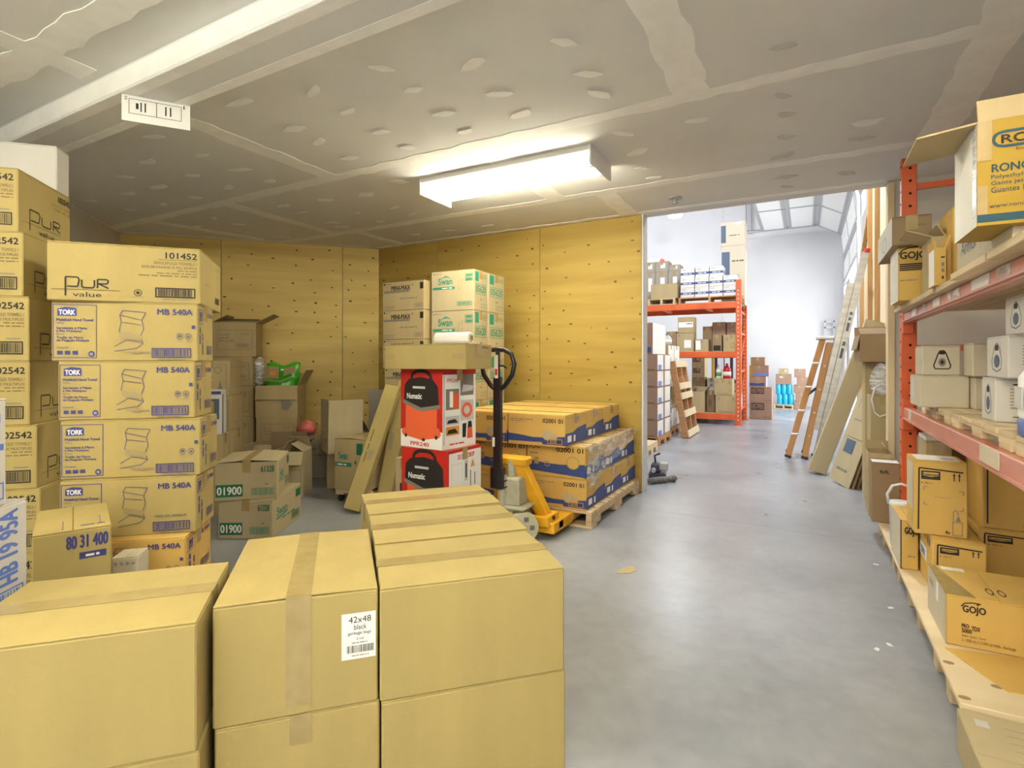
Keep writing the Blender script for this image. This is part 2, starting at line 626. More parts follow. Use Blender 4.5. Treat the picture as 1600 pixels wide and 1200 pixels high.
def oc(label, x, y, z, yaw, w, d, h, mat='card_tan', flaps=None, prints=None, group=None, name='open_carton', flap_mat=None, M=None, inner=None, cat='carton'):
    """open carton. flaps: dict side->(angle from upright, outward positive, length)"""
    o = thing(name, label, cat, (x, y, z), yaw, group, M)
    t = 0.005
    b = MB()
    b.box((0, 0, 0), (w, d, t)).box((0, 0, t), (w, t, h)).box((0, d - t, t), (w, d, h)).box((0, t, t), (t, d - t, h)).box((w - t, t, t), (w, d - t, h))
    b.build('carton_body', mat, o)
    for s, (ang, ln) in (flaps or {}).items():
        a = R(ang)
        f = MB()
        if s in 'FB':
            f.box((0.002, -t / 2, 0), (w - 0.002, t / 2, ln))
            Mx = Matrix.Translation((0, t / 2 if s == 'F' else d - t / 2, h)) @ Matrix.Rotation(a if s == 'F' else -a, 4, 'X')
        else:
            f.box((-t / 2, 0.002, 0), (t / 2, d - 0.002, ln))
            Mx = Matrix.Translation((t / 2 if s == 'L' else w - t / 2, 0, h)) @ Matrix.Rotation(-a if s == 'L' else a, 4, 'Y')
        f.v = [tuple(Mx @ Vector(p)) for p in f.v]
        f.build('flap', flap_mat or mat, o)
    for f, items in (prints or {}).items():
        Mx, W, H = face_matrix(f, w, d, h)
        printing(items, W, H, Mx, o)
    return o


def pallet(label, x, y, z, yaw, w, d, h=0.12, mat='pallet_wood', group=None, boards=7, M=None, along='x'):
    """deck boards run along local x, stringers along local y"""
    o = thing('pallet', label, 'pallet', (x, y, z), yaw, group, M)
    tb = 0.018
    bw = d / boards * 0.78
    me = None
    for i in range(boards):
        yy = (d - bw) * i / (boards - 1)
        if me is None:
            me = MB().bbox((0, 0, 0), (w, bw, tb), 0.002).mesh('deck_board')
        c = link('deck_board', me, mat, o)
        c.location = (0, yy, h - tb)
    ms = None
    for xx in (0, w / 2 - .02, w - .04):
        if ms is None:
            b = MB()
            zz0, zz1 = tb, h - tb
            nt_ = zz0 + min(.045, (zz1 - zz0) * .6)
            b.box((0, 0, nt_), (.04, d, zz1)).box((0, 0, zz0), (.04, d * .16, nt_)).box((0, d * .42, zz0), (.04, d * .58, nt_)).box((0, d * .84, zz0), (.04, d, nt_))
            ms = b.mesh('stringer')
        c = link('stringer', ms, mat, o)
        c.location = (xx, 0, 0)
    for yy in (0, d / 2 - bw / 2, d - bw):
        c = link('bottom_board', me, mat, o)
        c.location = (0, yy, 0)
    return o
# ================================================================== the building
H = 2.44
WY = 4.71          # plane of the plywood wall and of the ceiling edge


def slab(name, p, q, z0, z1, t, mat, kind='structure', parent=None, label=None):
    """upright wall from p to q (xy), thickness t to the left of p->q"""
    p, q = Vector((*p, 0)), Vector((*q, 0))
    n = Vector((-(q - p).y, (q - p).x, 0)).normalized() * t
    b = MB()
    vs = [p, q, q + n, p + n]
    b.add([(v.x, v.y, z0) for v in vs] + [(v.x, v.y, z1) for v in vs],
          [(0, 3, 2, 1), (4, 5, 6, 7), (0, 1, 5, 4), (1, 2, 6, 5), (2, 3, 7, 6), (3, 0, 4, 7)])
    o = b.build(name, mat, parent)
    return tag(o, label, None, None, kind if parent is None else None)


fl = MB().box((-9, -3.3, -0.2), (2.2, 16.2, 0)).build('floor', 'concrete')
tag(fl, 'grey polished concrete floor with hairline cracks', None, None, 'structure')
# hairline crack across the aisle
pts = [onz(*p, 0) for p in ((1040, 800), (1120, 812), (1200, 823), (1260, 833), (1320, 841), (1376, 851))]
b = MB()
for p, q in zip(pts, pts[1:]):
    n = (q - p).normalized().cross(Vector((0, 0, 1))) * 0.0022
    b.add([p - n, p + n, q + n, q - n], [(0, 1, 2, 3)])
b.v = [(x, y, 0.0006) for x, y, z in b.v]
b.build('crack', 'ink_grey', fl)

ceil = MB().box((-7.2, -3.2, H), (1.95, WY + .12, H + .18)).build('ceiling', 'ceil')
tag(ceil, 'grey drywall ceiling with white taped joints and mud patches', None, None, 'structure')


def strip(p, q, w, z, mat='mud', nm='joint_tape', seed=0):
    """tape band with a trowelled uneven edge on the ceiling underside"""
    rr = random.Random(seed)
    z -= .00012 * seed
    p, q = Vector(p), Vector(q)
    d = (q - p).normalized()
    n = Vector((-d.y, d.x))
    k = max(4, int((q - p).length / .09))
    top, bot = [], []
    for i in range(k + 1):
        c = p + (q - p) * i / k
        a = c + n * (w / 2 + rr.uniform(-.012, .014))
        e = c - n * (w / 2 + rr.uniform(-.012, .014))
        top.append((a.x, a.y)), bot.append((e.x, e.y))
    b = MB()
    for i in range(k):
        b.add([(*bot[i], z), (*bot[i + 1], z), (*top[i + 1], z), (*top[i], z), (*bot[i], z + .003), (*bot[i + 1], z + .003), (*top[i + 1], z + .003), (*top[i], z + .003)],
              [(0, 3, 2, 1), (0, 1, 5, 4), (2, 3, 7, 6)])
    return b.build(nm, mat, ceil)


zc = H - 0.0015
strip((-5.95, 2.73), (1.9, 2.73), .10, zc, seed=1)
strip((-5.0, 3.95), (1.9, 3.95), .10, zc, seed=2)
strip((-2.92, 1.52), (-2.92, 2.70), .13, zc, seed=3)
strip((-.48, 1.52), (-.48, 2.70), .16, zc, seed=4)
strip((-4.18, 2.76), (-4.18, 3.92), .12, zc, seed=5)
strip((-1.74, 2.76), (-1.74, 3.92), .15, zc, seed=6)
strip((.66, 1.55), (.66, 3.92), .17, zc, seed=7)
strip((-3.92, 3.98), (-3.92, 4.68), .10, zc, seed=8)
strip((-1.36, 3.98), (-1.36, 4.68), .16, zc, seed=9)
strip((-4.28, 4.66), (.5, 4.66), .07, zc, seed=10)
strip((-6.0, 2.88), (-4.36, 4.62), .09, zc, seed=11)
strip((-6.02, 2.80), (-3.4, .18), .12, zc, seed=12)
strip((-5.3, 2.78), (-5.05, 3.75), .10, zc, seed=16)
strip((-2.83, -1.5), (-2.83, 1.22), .14, zc, seed=13)
strip((-4.4, 1.03), (1.9, 1.03), .12, zc, seed=14)
strip((-4.5, 1.50), (1.9, 1.50), .09, zc, seed=15)
PATCH = []
for k in range(5):
    rr = random.Random(40 + k)
    n = 9
    pts = []
    for i in range(n):
        a = 2 * math.pi * i / n
        pts.append((.075 * math.cos(a) * rr.uniform(.65, 1.15), .034 * math.sin(a) * rr.uniform(.6, 1.2)))
    PATCH.append(MB().poly(pts, .003))
PM = [p.mesh('mud_patch') for p in PATCH]
PG = [p.mesh('mud_patch') for p in PATCH]
p3 = [(1190, 92), (1480, 80), (980, 163), (1292, 160), (1565, 172), (752, 200), (1088, 227), (1385, 235), (483, 307), (920, 282), (1193, 292), (1455, 290), (997, 322), (1275, 340), (633, 365), (462, 385), (753, 410), (1090, 373), (1250, 447), (600, 428), (845, 445), (392, 432), (715, 465), (497, 463), (400, 483), (612, 497), (283, 507), (510, 518), (408, 535), (888, 522), (1018, 505), (1145, 487), (945, 543), (1115, 545), (1233, 527), (1290, 548), (670, 562), (742, 580), (1040, 575), (1190, 572), (612, 588), (715, 610), (885, 620), (1410, 600), (1300, 613), (1525, 585), (1070, 588)]
p4 = [(30, 235), (240, 110), (275, 175), (160, 10), (580, 255), (350, 298), (410, 405), (445, 435), (390, 355), (1110, 262)]
p5 = [(845, 178), (855, 237), (855, 308), (848, 366), (855, 432), (860, 463), (1090, 312), (850, 25), (1045, 420)]
for ox, lst, ms, mt in ((0, p3, PM, 'mud'), (800, p4, PM, 'mud'), (800, p5, PG, 'mud_grey')):
    for k, (u, v) in enumerate(lst):
        p = onz(ox + u / 2, 60 + v / 2, H)
        c = link('mud_patch', ms[rnd.randrange(5)], mt, ceil)
        c.location = (p.x, p.y, zc - .0025)
        c.rotation_euler = (0, 0, R(rnd.uniform(-30, 50)))
        s = rnd.uniform(.7, 1.25)
        c.scale = (s, s * rnd.uniform(.8, 1.3), 1)
# boxed beam across the ceiling
bm = MB().box((-4.62, 1.26, 2.335), (1.8, 1.48, 2.445)).build('trim_1', 'ceil')
tag(bm, 'drywall boxed beam crossing the ceiling', None, None, 'structure')
for z0, y0, y1 in ((2.3335, 1.262, 1.315), (2.3335, 1.43, 1.478)):
    MB().box((-4.6, y0, z0), (1.79, y1, z0 + .003)).build('joint_tape', 'mud', bm)
MB().box((-4.6, 1.2585, 2.345), (1.79, 1.262, 2.43)).build('joint_tape', 'mud', bm)

# ---- plywood walls of the room
wp = slab('wall_plywood', (-4.36, WY + .12), (-1.267, WY + .12), 0, H, -0.11, 'drywall')
# (sheets stand on the room side)


def ply_sheets(parent, p, q, width, z1, off, seed, mat='plywood'):
    rr = random.Random(seed)
    p, q = Vector((*p, 0)), Vector((*q, 0))
    L = (q - p).length
    d = (q - p).normalized()
    ang = math.atan2(d.y, d.x)
    x = -off
    while x < L:
        a, e = max(0, x), min(L, x + width)
        if e - a > .03:
            o = MB().bbox((0.002, -.012, 0.004), (e - a - .002, 0, z1 - .004), .0015).build('plywood_sheet', mat, parent)
            o.location = p + d * a
            o.rotation_euler = (0, 0, ang)
            # dark knots and screw heads standing in loose vertical rows
            kb = MB()
            rows = [c for c in (.08, .29, .50, .72, .93, 1.13) if c < e - a - .03]
            for cx in rows:
                zz = rr.uniform(.05, .2)
                while zz < z1 - .05:
                    if rr.random() < .82:
                        r1, r2 = rr.uniform(.006, .019), rr.uniform(.005, .011)
                        jx = cx + rr.uniform(-.05, .05)
                        pts = []
                        for i in range(7):
                            t_ = 2 * math.pi * i / 7
                            pts.append((jx + r1 * math.cos(t_), -.0132, zz + r2 * math.sin(t_)))
                        kb.add(pts, [tuple(range(7))])
                    zz += rr.uniform(.10, .24)
            kb.build('knots', 'knot', o)
        x += width


ply_sheets(wp, (-4.345, WY), (-1.267, WY), 1.22, H, .35, 3)
MB().bbox((-1.267, WY - .012, 0), (-1.252, WY + .125, H), .002).build('corner_board', 'white_wall', wp)
wa = slab('wall_angled', (-6.10, 2.99), (-4.40, 4.73), 0, H, 0.11, 'drywall')
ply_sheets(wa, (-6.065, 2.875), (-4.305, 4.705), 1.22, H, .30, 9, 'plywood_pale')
wl = slab('wall_left', (-6.12, 2.94), (-2.2, -.98), 0, H, -.12, 'drywall')
slab('wall_right', (1.80, .2), (1.80, WY), 0, H, -.12, 'drywall')
wr = slab('wall_return', (.555, WY), (1.92, WY), 0, H, .12, 'drywall')
MB().bbox((.515, WY - .02, 0), (.556, WY + .10, H - .005), .002).build('corner_post', 'ply_pale', wr)
# strip between ceiling slab and warehouse roof
slab('wall_mezzanine', (-9, WY + .12), (1.95, WY + .12), H + .18, 6.3, -.1, 'white_wall')
# ---- warehouse shell
slab('wall_warehouse_back', (-9, 15.7), (2.0, 15.7), 0, 6.3, .15, 'white_wall')
slab('wall_warehouse_left', (-8.6, 4.5), (-8.6, 15.7), 0, 6.3, .15, 'white_wall')
slab('wall_warehouse_front', (-8.7, WY + .13), (-4.5, WY + .13), 0, H + .2, .1, 'white_wall')
ww = slab('wall_warehouse_right', (.90, WY + .12), (.90, 11.0), 0, 6.3, -.15, 'white_wall')
slab('wall_warehouse_right_far', (.90, 15.0), (.90, 15.7), 0, 6.3, -.15, 'white_wall')
slab('wall_door_header', (.90, 11.0), (.90, 15.0), 4.25, 6.3, -.15, 'white_wall')
tag(MB().box((-9, WY, 6.3), (2, 16, 6.45)).build('ceiling_warehouse', 'white_wall'), kind='structure')
wb = bpy.data.objects['wall_warehouse_back']
MB().box((-2.02, 15.69, 0), (-1.985, 15.702, 6.3)).build('wall_seam', 'mud_grey', wb)
pp = ony(1172, 340, 15.6)
MB().cyl((pp.x, 15.62, 4.55), (pp.x, 15.62, 6.3), .05, 10).build('downpipe', 'door_frame', wb)
b = MB()
q0 = ony(1288, 502, 15.65)
b.box((q0.x, 15.55, 1.75), (q0.x + .03, 15.58, q0.z)).box((q0.x, 15.55, q0.z - .03), (q0.x + .22, 15.58, q0.z)).box((q0.x + .19, 15.55, 1.75), (q0.x + .22, 15.58, q0.z)).box((q0.x, 15.55, 1.98), (q0.x + .22, 15.58, 2.01)).box((q0.x, 15.56, 1.76), (q0.x + .02, 15.71, 1.78)).box((q0.x + .2, 15.56, 1.76), (q0.x + .22, 15.71, 1.78))
tag(b.build('wall_bracket', 'door_frame'), 'small grey metal rail bracket on the far white wall', 'bracket')

# ---- raised sectional loading door
dr = thing('sectional_door', 'raised sectional loading door with white panels in grey frames on curved tracks', 'door', (0, 0, 0))
XD, RC, ZT = .80, .55, 4.45       # door plane, bend radius, track height


def dpath(s):
    """position on the track by length from the inner (horizontal) end: returns x, z, tangent angle"""
    L1 = (XD - RC) - (-1.0)
    if s < L1:
        return -1.0 + s, ZT, 0.0
    s -= L1
    A = RC * math.pi / 2
    if s < A:
        t = s / RC
        return XD - RC + RC * math.sin(t), ZT - RC + RC * math.cos(t), t
    return XD, ZT - RC - (s - A), math.pi / 2


tot = 3.05
n = 5
Y0, Y1 = 11.05, 14.92
for k in range(n):
    x0, z0, _ = dpath(tot * k / n + .012)
    x1, z1, _ = dpath(tot * (k + 1) / n - .012)
    ang = math.atan2(z1 - z0, x1 - x0)
    L = math.hypot(x1 - x0, z1 - z0)
    M = Matrix.Translation((x0, 0, z0)) @ Matrix.Rotation(-ang, 4, 'Y')
    MB().box((.02, Y0 + .02, -.02), (L - .02, Y1 - .02, .02), M).build('door_panel', 'door_panel', dr)
    f = MB()
    for xa in (0, L - .07):
        f.box((xa, Y0, -.032), (xa + .07, Y1, .03), M)
    for yy in (Y0, (Y0 + Y1) / 2 - .03, Y1 - .06):
        f.box((0.005, yy, -.030), (L - .005, yy + .06, .028), M)
    f.build('panel_frame', 'door_frame', dr)
    hb = MB()
    for yy in (Y0 + .1, (Y0 + Y1) / 2, Y1 - .1):
        hb.box((L - .06, yy - .03, -.045), (L + .02, yy + .03, -.03), M)
    hb.build('hinges', 'door_frame', dr)
for yy in (Y0 - .06, Y1 + .04):
    path = [(-1.35, yy, ZT)]
    path += [(XD - RC + RC * math.sin(t), yy, ZT - RC + RC * math.cos(t)) for t in [i * math.pi / 16 for i in range(9)]]
    path += [(XD, yy, 0.0)]
    MB().tube(path, .035, 6).build('track', 'steel', dr)
MB().tube([(-1.35, Y1 + .04, ZT), (-1.35, Y1 + .04, 6.3)], .02, 6).build('track_hanger', 'steel', dr)
MB().tube([(-1.35, Y0 - .06, ZT), (-1.35, Y0 - .06, 6.3)], .02, 6).build('track_hanger', 'steel', dr)

# ---- stud wall (bare studs on plywood) right of the aisle
SX = .575
sw = MB()
out = [(4.84, 0), (8.5, 0), (8.5, 2.52), (7.42, 2.95), (7.42, 4.6), (4.84, 4.6)]
Mx = Matrix(((0, 0, 1, SX + .09), (1, 0, 0, 0), (0, 1, 0, 0), (0, 0, 0, 1)))
sw.poly(out, .018, Mx)
sw = sw.build('wall_stud', 'ply_pale')
tag(sw, 'pale plywood partition with bare wooden studs beside the aisle', None, None, 'structure')
for yy, top in ((5.08, 4.6), (5.64, 4.6), (6.68, 4.6), (7.38, 4.6), (8.42, 2.5)):
    MB().bbox((SX + .045, yy, 0), (SX + .09, yy + .04, top), .003).build('stud', 'stud_wood', sw)
M = lean((SX + .0675, 8.46, 2.50), (SX + .0675, 7.40, 2.93), (1, 0, 0))
MB().bbox((-.0225, -.04, 0), (.0225, 0, 1.15), .003, M).build('top_plate', 'stud_wood', sw)
MB().bbox((SX + .045, 4.84, 0), (SX + .09, 8.5, .04), .003).build('bottom_plate', 'stud_wood', sw)

# ================================================================== lamps


def fixture(label, x0, y0, L, W, yaw=0, group=None):
    o = thing('fluorescent_fixture', label, 'light fixture', (x0, y0, H), yaw, group)
    h = .085
    b = MB()
    prof = [(0, 0), (W, 0), (W, -.03), (W * .80, -.055), (W * .5, -.03), (W * .2, -.055), (0, -.03)]
    n = len(prof)
    vs = [(0.012, y, z) for y, z in prof] + [(L - .012, y, z) for y, z in prof]
    b.add(vs, [(i, (i + 1) % n, n + (i + 1) % n, n + i) for i in range(n)] + [tuple(range(n))[::-1], tuple(range(n, 2 * n))])
    b.build('reflector', 'white_enamel', o)
    for x in (0, L - .012):
        MB().bbox((x, -.01, -h - .03), (x + .012, W + .01, 0), .002).build('end_plate', 'white_enamel', o)
    for yy in (W * .27, W * .73):
        MB().cyl((.045, yy, -.082), (L - .045, yy, -.082), .019, 12).build('tube', 'tube_glow', o, True)
        for x in (.012, L - .05):
            MB().bbox((x, yy - .012, -.10), (x + .038, yy + .012, -.03), .002).build('lamp_holder', 'white_enamel', o)
    return o


fixture('white two-tube fluorescent fixture on the drywall ceiling before the plywood wall', -2.40, 3.04, 1.28, .36)
fixture('added unseen two-tube fluorescent fixture lighting the room from its open rear', -.9, -1.9, 1.28, .36)  # out of view, added for more overhead light from behind
fixture('added unseen two-tube fluorescent fixture set diagonally to brighten the dim left side', -2.27, -.90, 1.28, .36, 45)  # out of view, added to lift the dark left ceiling and angled wall
fixture('added unseen two-tube fluorescent fixture brightening the steel racking', -.62, .16, 1.28, .36)  # out of view, added to light the racking and near carton tops
# sprinkler rosette on the ceiling
p = onz(1055, 309, H)
o = thing('sprinkler', 'small dark sprinkler rosette on the ceiling near the opening', 'sprinkler', (p.x, p.y, H))
MB().lathe([(.055, 0), (.055, -.006), (.03, -.012), (.012, -.014), (.012, -.04), (.024, -.044), (.024, -.048)], 14).build('rosette', 'door_frame', o)
# paper notice hanging across the beam
a, c = onz(190, 146, 2.335), onz(297, 165, 2.335)
dv = (c - a)
o = thing('paper_notice', 'white folded paper notice with a printed table hanging from the boxed beam', 'paper', (a.x, a.y, 2.334), math.degrees(math.atan2(dv.y, dv.x)))
W_ = dv.length
MB().box((0, 0, -.115), (W_, .0012, 0)).build('sheet', 'paper', o)
printing([('f', .1, .3, .87, .88, .002, 'ink_black'), ('r', .495, .3, .505, .88, 'ink_black'), ('x', 'xxxxx', .2, .45, .24, .8, 'ink_black'),
          ('xv', 'xxxxx', .26, .42, .29, .78, 'ink_black'), ('xv', 'xxxxx', .32, .42, .35, .78, 'ink_black'), ('xv', 'xxxxx', .62, .42, .65, .78, 'ink_black'), ('xv', 'xxxxx', .69, .42, .72, .78, 'ink_black'),
          ('tv', '52', .045, .8, .075, .95, 'ink_black'), ('tv', '1', .9, .8, .915, .93, 'ink_black')],
         W_, .115, Matrix(((1, 0, 0, 0), (0, 0, -1, 0), (0, 1, 0, -.115), (0, 0, 0, 1))), o)
# high-bay lamp in the warehouse
p = ony(1055, 338, 13.2)
o = thing('high_bay_lamp', 'bright round high-bay lamp hanging in the white warehouse', 'lamp', (p.x, p.y, p.z))
MB().lathe([(.16, 0), (.18, .02), (.15, .10), (.06, .20), (.06, .27)], 18).build('shade', 'white_enamel', o, True)
MB().lathe([(.02, -.035), (.10, -.028), (.15, -.006), (.15, .0)], 18).build('lens', 'bay_glow', o)
MB().cyl((0, 0, .27), (0, 0, 6.3 - p.z), .01, 6).build('rod', 'steel', o)
l = bpy.data.lights.new('bay_light', 'POINT')
l.energy, l.shadow_soft_size, l.color = 32, .2, (.95, .98, 1)
lo = bpy.data.objects.new('bay_light', l)
col.objects.link(lo)
lo.parent = o
lo.location = (0, 0, -.28)
for k, (xx, yy) in enumerate(((-5.0, 8.5), (-5.0, 13.2), (-.7, 7.2))):
    o = thing('high_bay_lamp', ['high-bay lamp over the left front of the warehouse', 'high-bay lamp over the left rear of the warehouse', 'unseen high-bay lamp added over the aisle to brighten it'][k], 'lamp', (xx, yy, 5.0))
    MB().lathe([(.16, 0), (.18, .02), (.15, .10), (.06, .20), (.06, .27)], 18).build('shade', 'white_enamel', o, True)
    MB().lathe([(.02, -.035), (.10, -.028), (.15, -.006), (.15, .0)], 18).build('lens', 'bay_glow', o)
    MB().cyl((0, 0, .27), (0, 0, 1.3), .01, 6).build('rod', 'steel', o)
    lk = l
    if k == 2:  # unseen aisle lamp, added and strengthened to brighten ladders, cartons and floor
        lk = l.copy()
        lk.energy = 170
    l2 = bpy.data.objects.new('bay_light', lk)
    col.objects.link(l2)
    l2.parent = o
    l2.location = (0, 0, -.28)
# ================================================================== plain cartons in the foreground
h = .287
cc = cc_ = math.cos
FG = [('A', -1.502, .372, 46.4, .468, .375, 'w'), ('B', -1.214, .769, 46.2, .375, .504, 'd'), ('C', -.943, 1.035, 45.4, .500, .335, 'w'), ('D', -1.190, 1.281, 46.6, .510, .325, 'w'), ('E', -1.440, 1.518, 49.0, .525, .33, 'w')]
LB = dict(A='plain tan carton beside the labelled garbage-bag carton, taped lengthways, on top of its pair',
          B='plain tan carton with a white barcode label, on top of its pair',
          C='plain tan carton with its bare face to the aisle, on top of its pair',
          D='plain tan carton between two others of the row, on top of its pair',
          E='plain tan carton at the pallet-jack end of the row, on top of its pair')
LL = dict(A='lower plain tan carton under the lengthways-taped one', B='lower plain tan carton under the one with the white barcode label',
          C='lower plain tan carton at the aisle corner of the stack', D='lower plain tan carton in the middle of the row', E='lower plain tan carton at the pallet-jack end of the row')
for k, x, y, yaw, w, d, sm in FG:
    pr = None
    if k == 'B':
        pr = {'F': [('r', .765, .40, .985, .80, 'ink_white'), ('t', '42x48', .81, .715, .955, .77, 'ink_black'), ('t', 'black', .845, .655, .925, .70, 'ink_black'),
                    ('t', 'garbage bags', .805, .605, .955, .64, 'ink_black'), ('t', '3 mil', .86, .565, .905, .588, 'ink_black'), ('x', 'xxxxx xxx xxxxxx xx', .83, .535, .93, .548, 'ink_grey'),
                    ('b', .80, .455, .97, .52, 'ink_black'), ('x', 'xxxxx xxx xxxxxx xx xx', .83, .425, .94, .437, 'ink_grey')]}
    ct(LB[k], x, y, h, yaw, w, d, h, 'card_yellow', pr, 'plain tan cartons stacked two high', 'tape_clear', sm, lift=.004, tapew=.058, drop=.262 if k == 'B' else .07)
    ct(LL[k], x + .004, y + .002, 0, yaw + .6, w, d, h, 'card_yellow', None, 'plain tan cartons stacked two high', 'tape_clear', sm)

# ================================================================== tall stack of paper-towel cartons
hand = [('l', [(.455, .78), (.475, .86), (.635, .83), (.605, .70), (.62, .55), (.595, .42), (.615, .30)], .0022, 'ink_blue'), ('l', [(.455, .78), (.60, .70)], .002, 'ink_blue'),
        ('l', [(.455, .78), (.465, .66), (.60, .62)], .002, 'ink_blue'), ('l', [(.465, .66), (.45, .50), (.605, .43)], .002, 'ink_blue'), ('p', [(.455, .50), (.60, .44), (.605, .34), (.46, .40)], 'ink_pale'),
        ('l', [(.42, .25), (.50, .36), (.56, .34), (.615, .30), (.57, .22), (.42, .17)], .0022, 'ink_blue')] + [('l', [(.46 + i * .018, .49 - i * .006), (.46 + i * .018, .40 - i * .006)], .001, 'ink_grey') for i in range(8)]


def towel(front=True, lot=False):
    P = [('f', .01, .05, .30, .94, .003, 'ink_blue'), ('r', .04, .75, .165, .87, 'ink_blue'), ('p', [(.045, .87), (.09, .90), (.16, .885), (.16, .87)], 'ink_blue'), ('tb', 'TORK', .05, .77, .155, .85, 'ink_white'),
         ('tb', 'Multifold Hand Towel', .035, .665, .275, .71, 'ink_blue'), ('t', 'White', .035, .62, .085, .645, 'ink_blue'),
         ('tb', 'Serviettes à Mains', .035, .53, .235, .57, 'ink_blue'), ('tb', 'à Plis Multiples', .035, .475, .20, .515, 'ink_blue'), ('t', 'Blanc', .035, .44, .085, .46, 'ink_blue'),
         ('tb', 'Toalla de Mano', .035, .375, .21, .41, 'ink_blue'), ('tb', 'de Plegado Múltiple', .035, .32, .25, .36, 'ink_blue'), ('t', 'Universal', .035, .21, .11, .24, 'ink_blue'),
         ('r', .04, .11, .075, .17, 'ink_blue'), ('r', .09, .11, .125, .17, 'ink_blue'), ('r', .14, .11, .175, .17, 'ink_blue'), ('e', .265, .12, .021, .05, 'ink_blue'), ('t', 'H2', .256, .10, .274, .14, 'ink_white'),
         ('tb', 'MB 540A', .715, .80, .965, .895, 'ink_blue')] + hand
    P += [('f', .675, .06, .955, .225, .004, 'ink_blue'), ('b', .69, .085, .94, .2, 'ink_blue'), ('x', 'xxxxx xxx xxxxxx x', .72, .02, .91, .045, 'ink_grey')]
    if lot:
        P += [('x', 'xxxxx xxx xxxxxx xx', .69, .31, .93, .35, 'ink_grey')]
    else:
        P += [('ring', .873, .43, .022, .055, .16, 'ink_blue'), ('ring', .935, .43, .022, .055, .16, 'ink_blue'), ('r', .96, .56, .985, .62, 'ink_blue'), ('p', [(.925, .41), (.945, .41), (.935, .45)], 'ink_blue'), ('r', .863, .42, .883, .45, 'ink_blue'),
              ('x', 'xxxxx xxx', .857, .345, .89, .36, 'ink_grey'), ('x', 'xxxxx x', .918, .345, .952, .36, 'ink_grey'), ('r', .535, .13, .60, .18, 'ink_pale'), ('x', 'xxxxx xxx xxxx', .49, .15, .53, .17, 'ink_grey'), ('x', 'xxxxx xxx xxxxxx xx xxxx', .54, .14, .66, .165, 'ink_grey')]
    return P


towR = [('f', .06, .66, .35, .92, .003, 'ink_blue'), ('tv', 'TORK', .12, .70, .27, .88, 'ink_blue'), ('tb', 'MB 540A', .55, .80, .95, .88, 'ink_blue'), ('b', .55, .12, .92, .28, 'ink_blue'),
        ('xv', 'xxxxx xxx', .1, .30, .2, .60, 'ink_blue'), ('xv', 'xxxxx xxx', .27, .12, .34, .5, 'ink_blue')]
TW = 'paper towel cartons in the tall stack'
ord_ = ['second', 'third', 'fourth', 'fifth']
for k, (x, y, z, yaw, w, d, lot) in enumerate(((-2.705, 1.033, 1.149, 43.5, .535, .235, False), (-2.684, 1.048, .905, 42, .503, .235, False), (-2.648, 1.040, .667, 41, .515, .225, False), (-2.617, 1.026, .432, 42, .492, .243, True))):
    ct('tan blue-printed paper towel carton, %s from the top of the tall stack' % ord_[k], x, y, z, yaw, w, d, (.248, .244, .238, .235)[k], 'card_yellow', {'F': towel(True, lot), 'R': towR}, TW)
ct('orange-tan blue-printed paper towel carton, sixth from the top of the tall stack', -2.585, .985, .215, 41, .475, .31, .217, 'card_gold', {'F': towel(), 'R': towR}, TW)
ct('tan paper towel carton on the floor at the base of the tall stack', -2.59, .985, 0, 41, .48, .31, .215, 'card_yellow', {'F': towel(), 'R': towR}, TW)
purF = [('tb', '101452', .76, .80, .975, .905, 'ink_black'), ('l', [(.71, .775), (.975, .775)], .0015, 'ink_black'), ('tb', 'SINGLEFOLD TOWELS /', .68, .69, .975, .74, 'ink_fade'), ('tb', 'ESSUIE-MAINS À PLI SIMPLE', .60, .62, .975, .67, 'ink_fade'),
        ('x', 'xxxxx xxx xxxxxx', .84, .57, .975, .6, 'ink_fade'), ('x', 'xxxxx xxx xxxxxx xx xxxx xxx', .70, .52, .975, .55, 'ink_fade'), ('x', 'xxxxx xxx xxxxxx xx xxxx xxx', .58, .47, .975, .505, 'ink_fade'),
        ('l', [(.115, .08), (.115, .40), (.19, .40), (.20, .36), (.19, .24), (.125, .24)], .006, 'ink_black'), ('l', [(.215, .36), (.215, .25), (.225, .225), (.285, .225), (.295, .25), (.295, .36)], .006, 'ink_black'),
        ('l', [(.315, .225), (.315, .375), (.375, .375), (.385, .35), (.375, .30), (.32, .30), (.385, .225)], .006, 'ink_black'), ('l', [(.03, .19), (.46, .19)], .0015, 'ink_black'), ('t', 'value', .16, .07, .34, .15, 'ink_black'),
        ('ring', .575, .17, .027, .06, .16, 'ink_black'), ('e', .575, .17, .012, .026, 'ink_black'), ('x', 'xxxxx xxx', .535, .085, .615, .1, 'ink_grey'), ('f', .69, .10, .965, .275, .005, 'ink_black'), ('b', .71, .125, .945, .25, 'ink_black'), ('x', 'xxxxx xxx xxxxxx x', .74, .055, .93, .08, 'ink_grey')]
ct('pale tan fold-towel carton set askew on top of the tall stack', -2.69, 1.012, 1.397, 47.5, .548, .46, .240, 'card_yellow',
   {'F': purF, 'R': [('l', [(.2, .2), (.2, .42), (.4, .42)], .004, 'ink_fade'), ('t', '101452', .72, .82, .95, .88, 'ink_fade'), ('r', .72, .70, .95, .71, 'ink_fade'), ('b', .68, .14, .93, .27, 'ink_black')]}, TW, tape=None, seam='w')
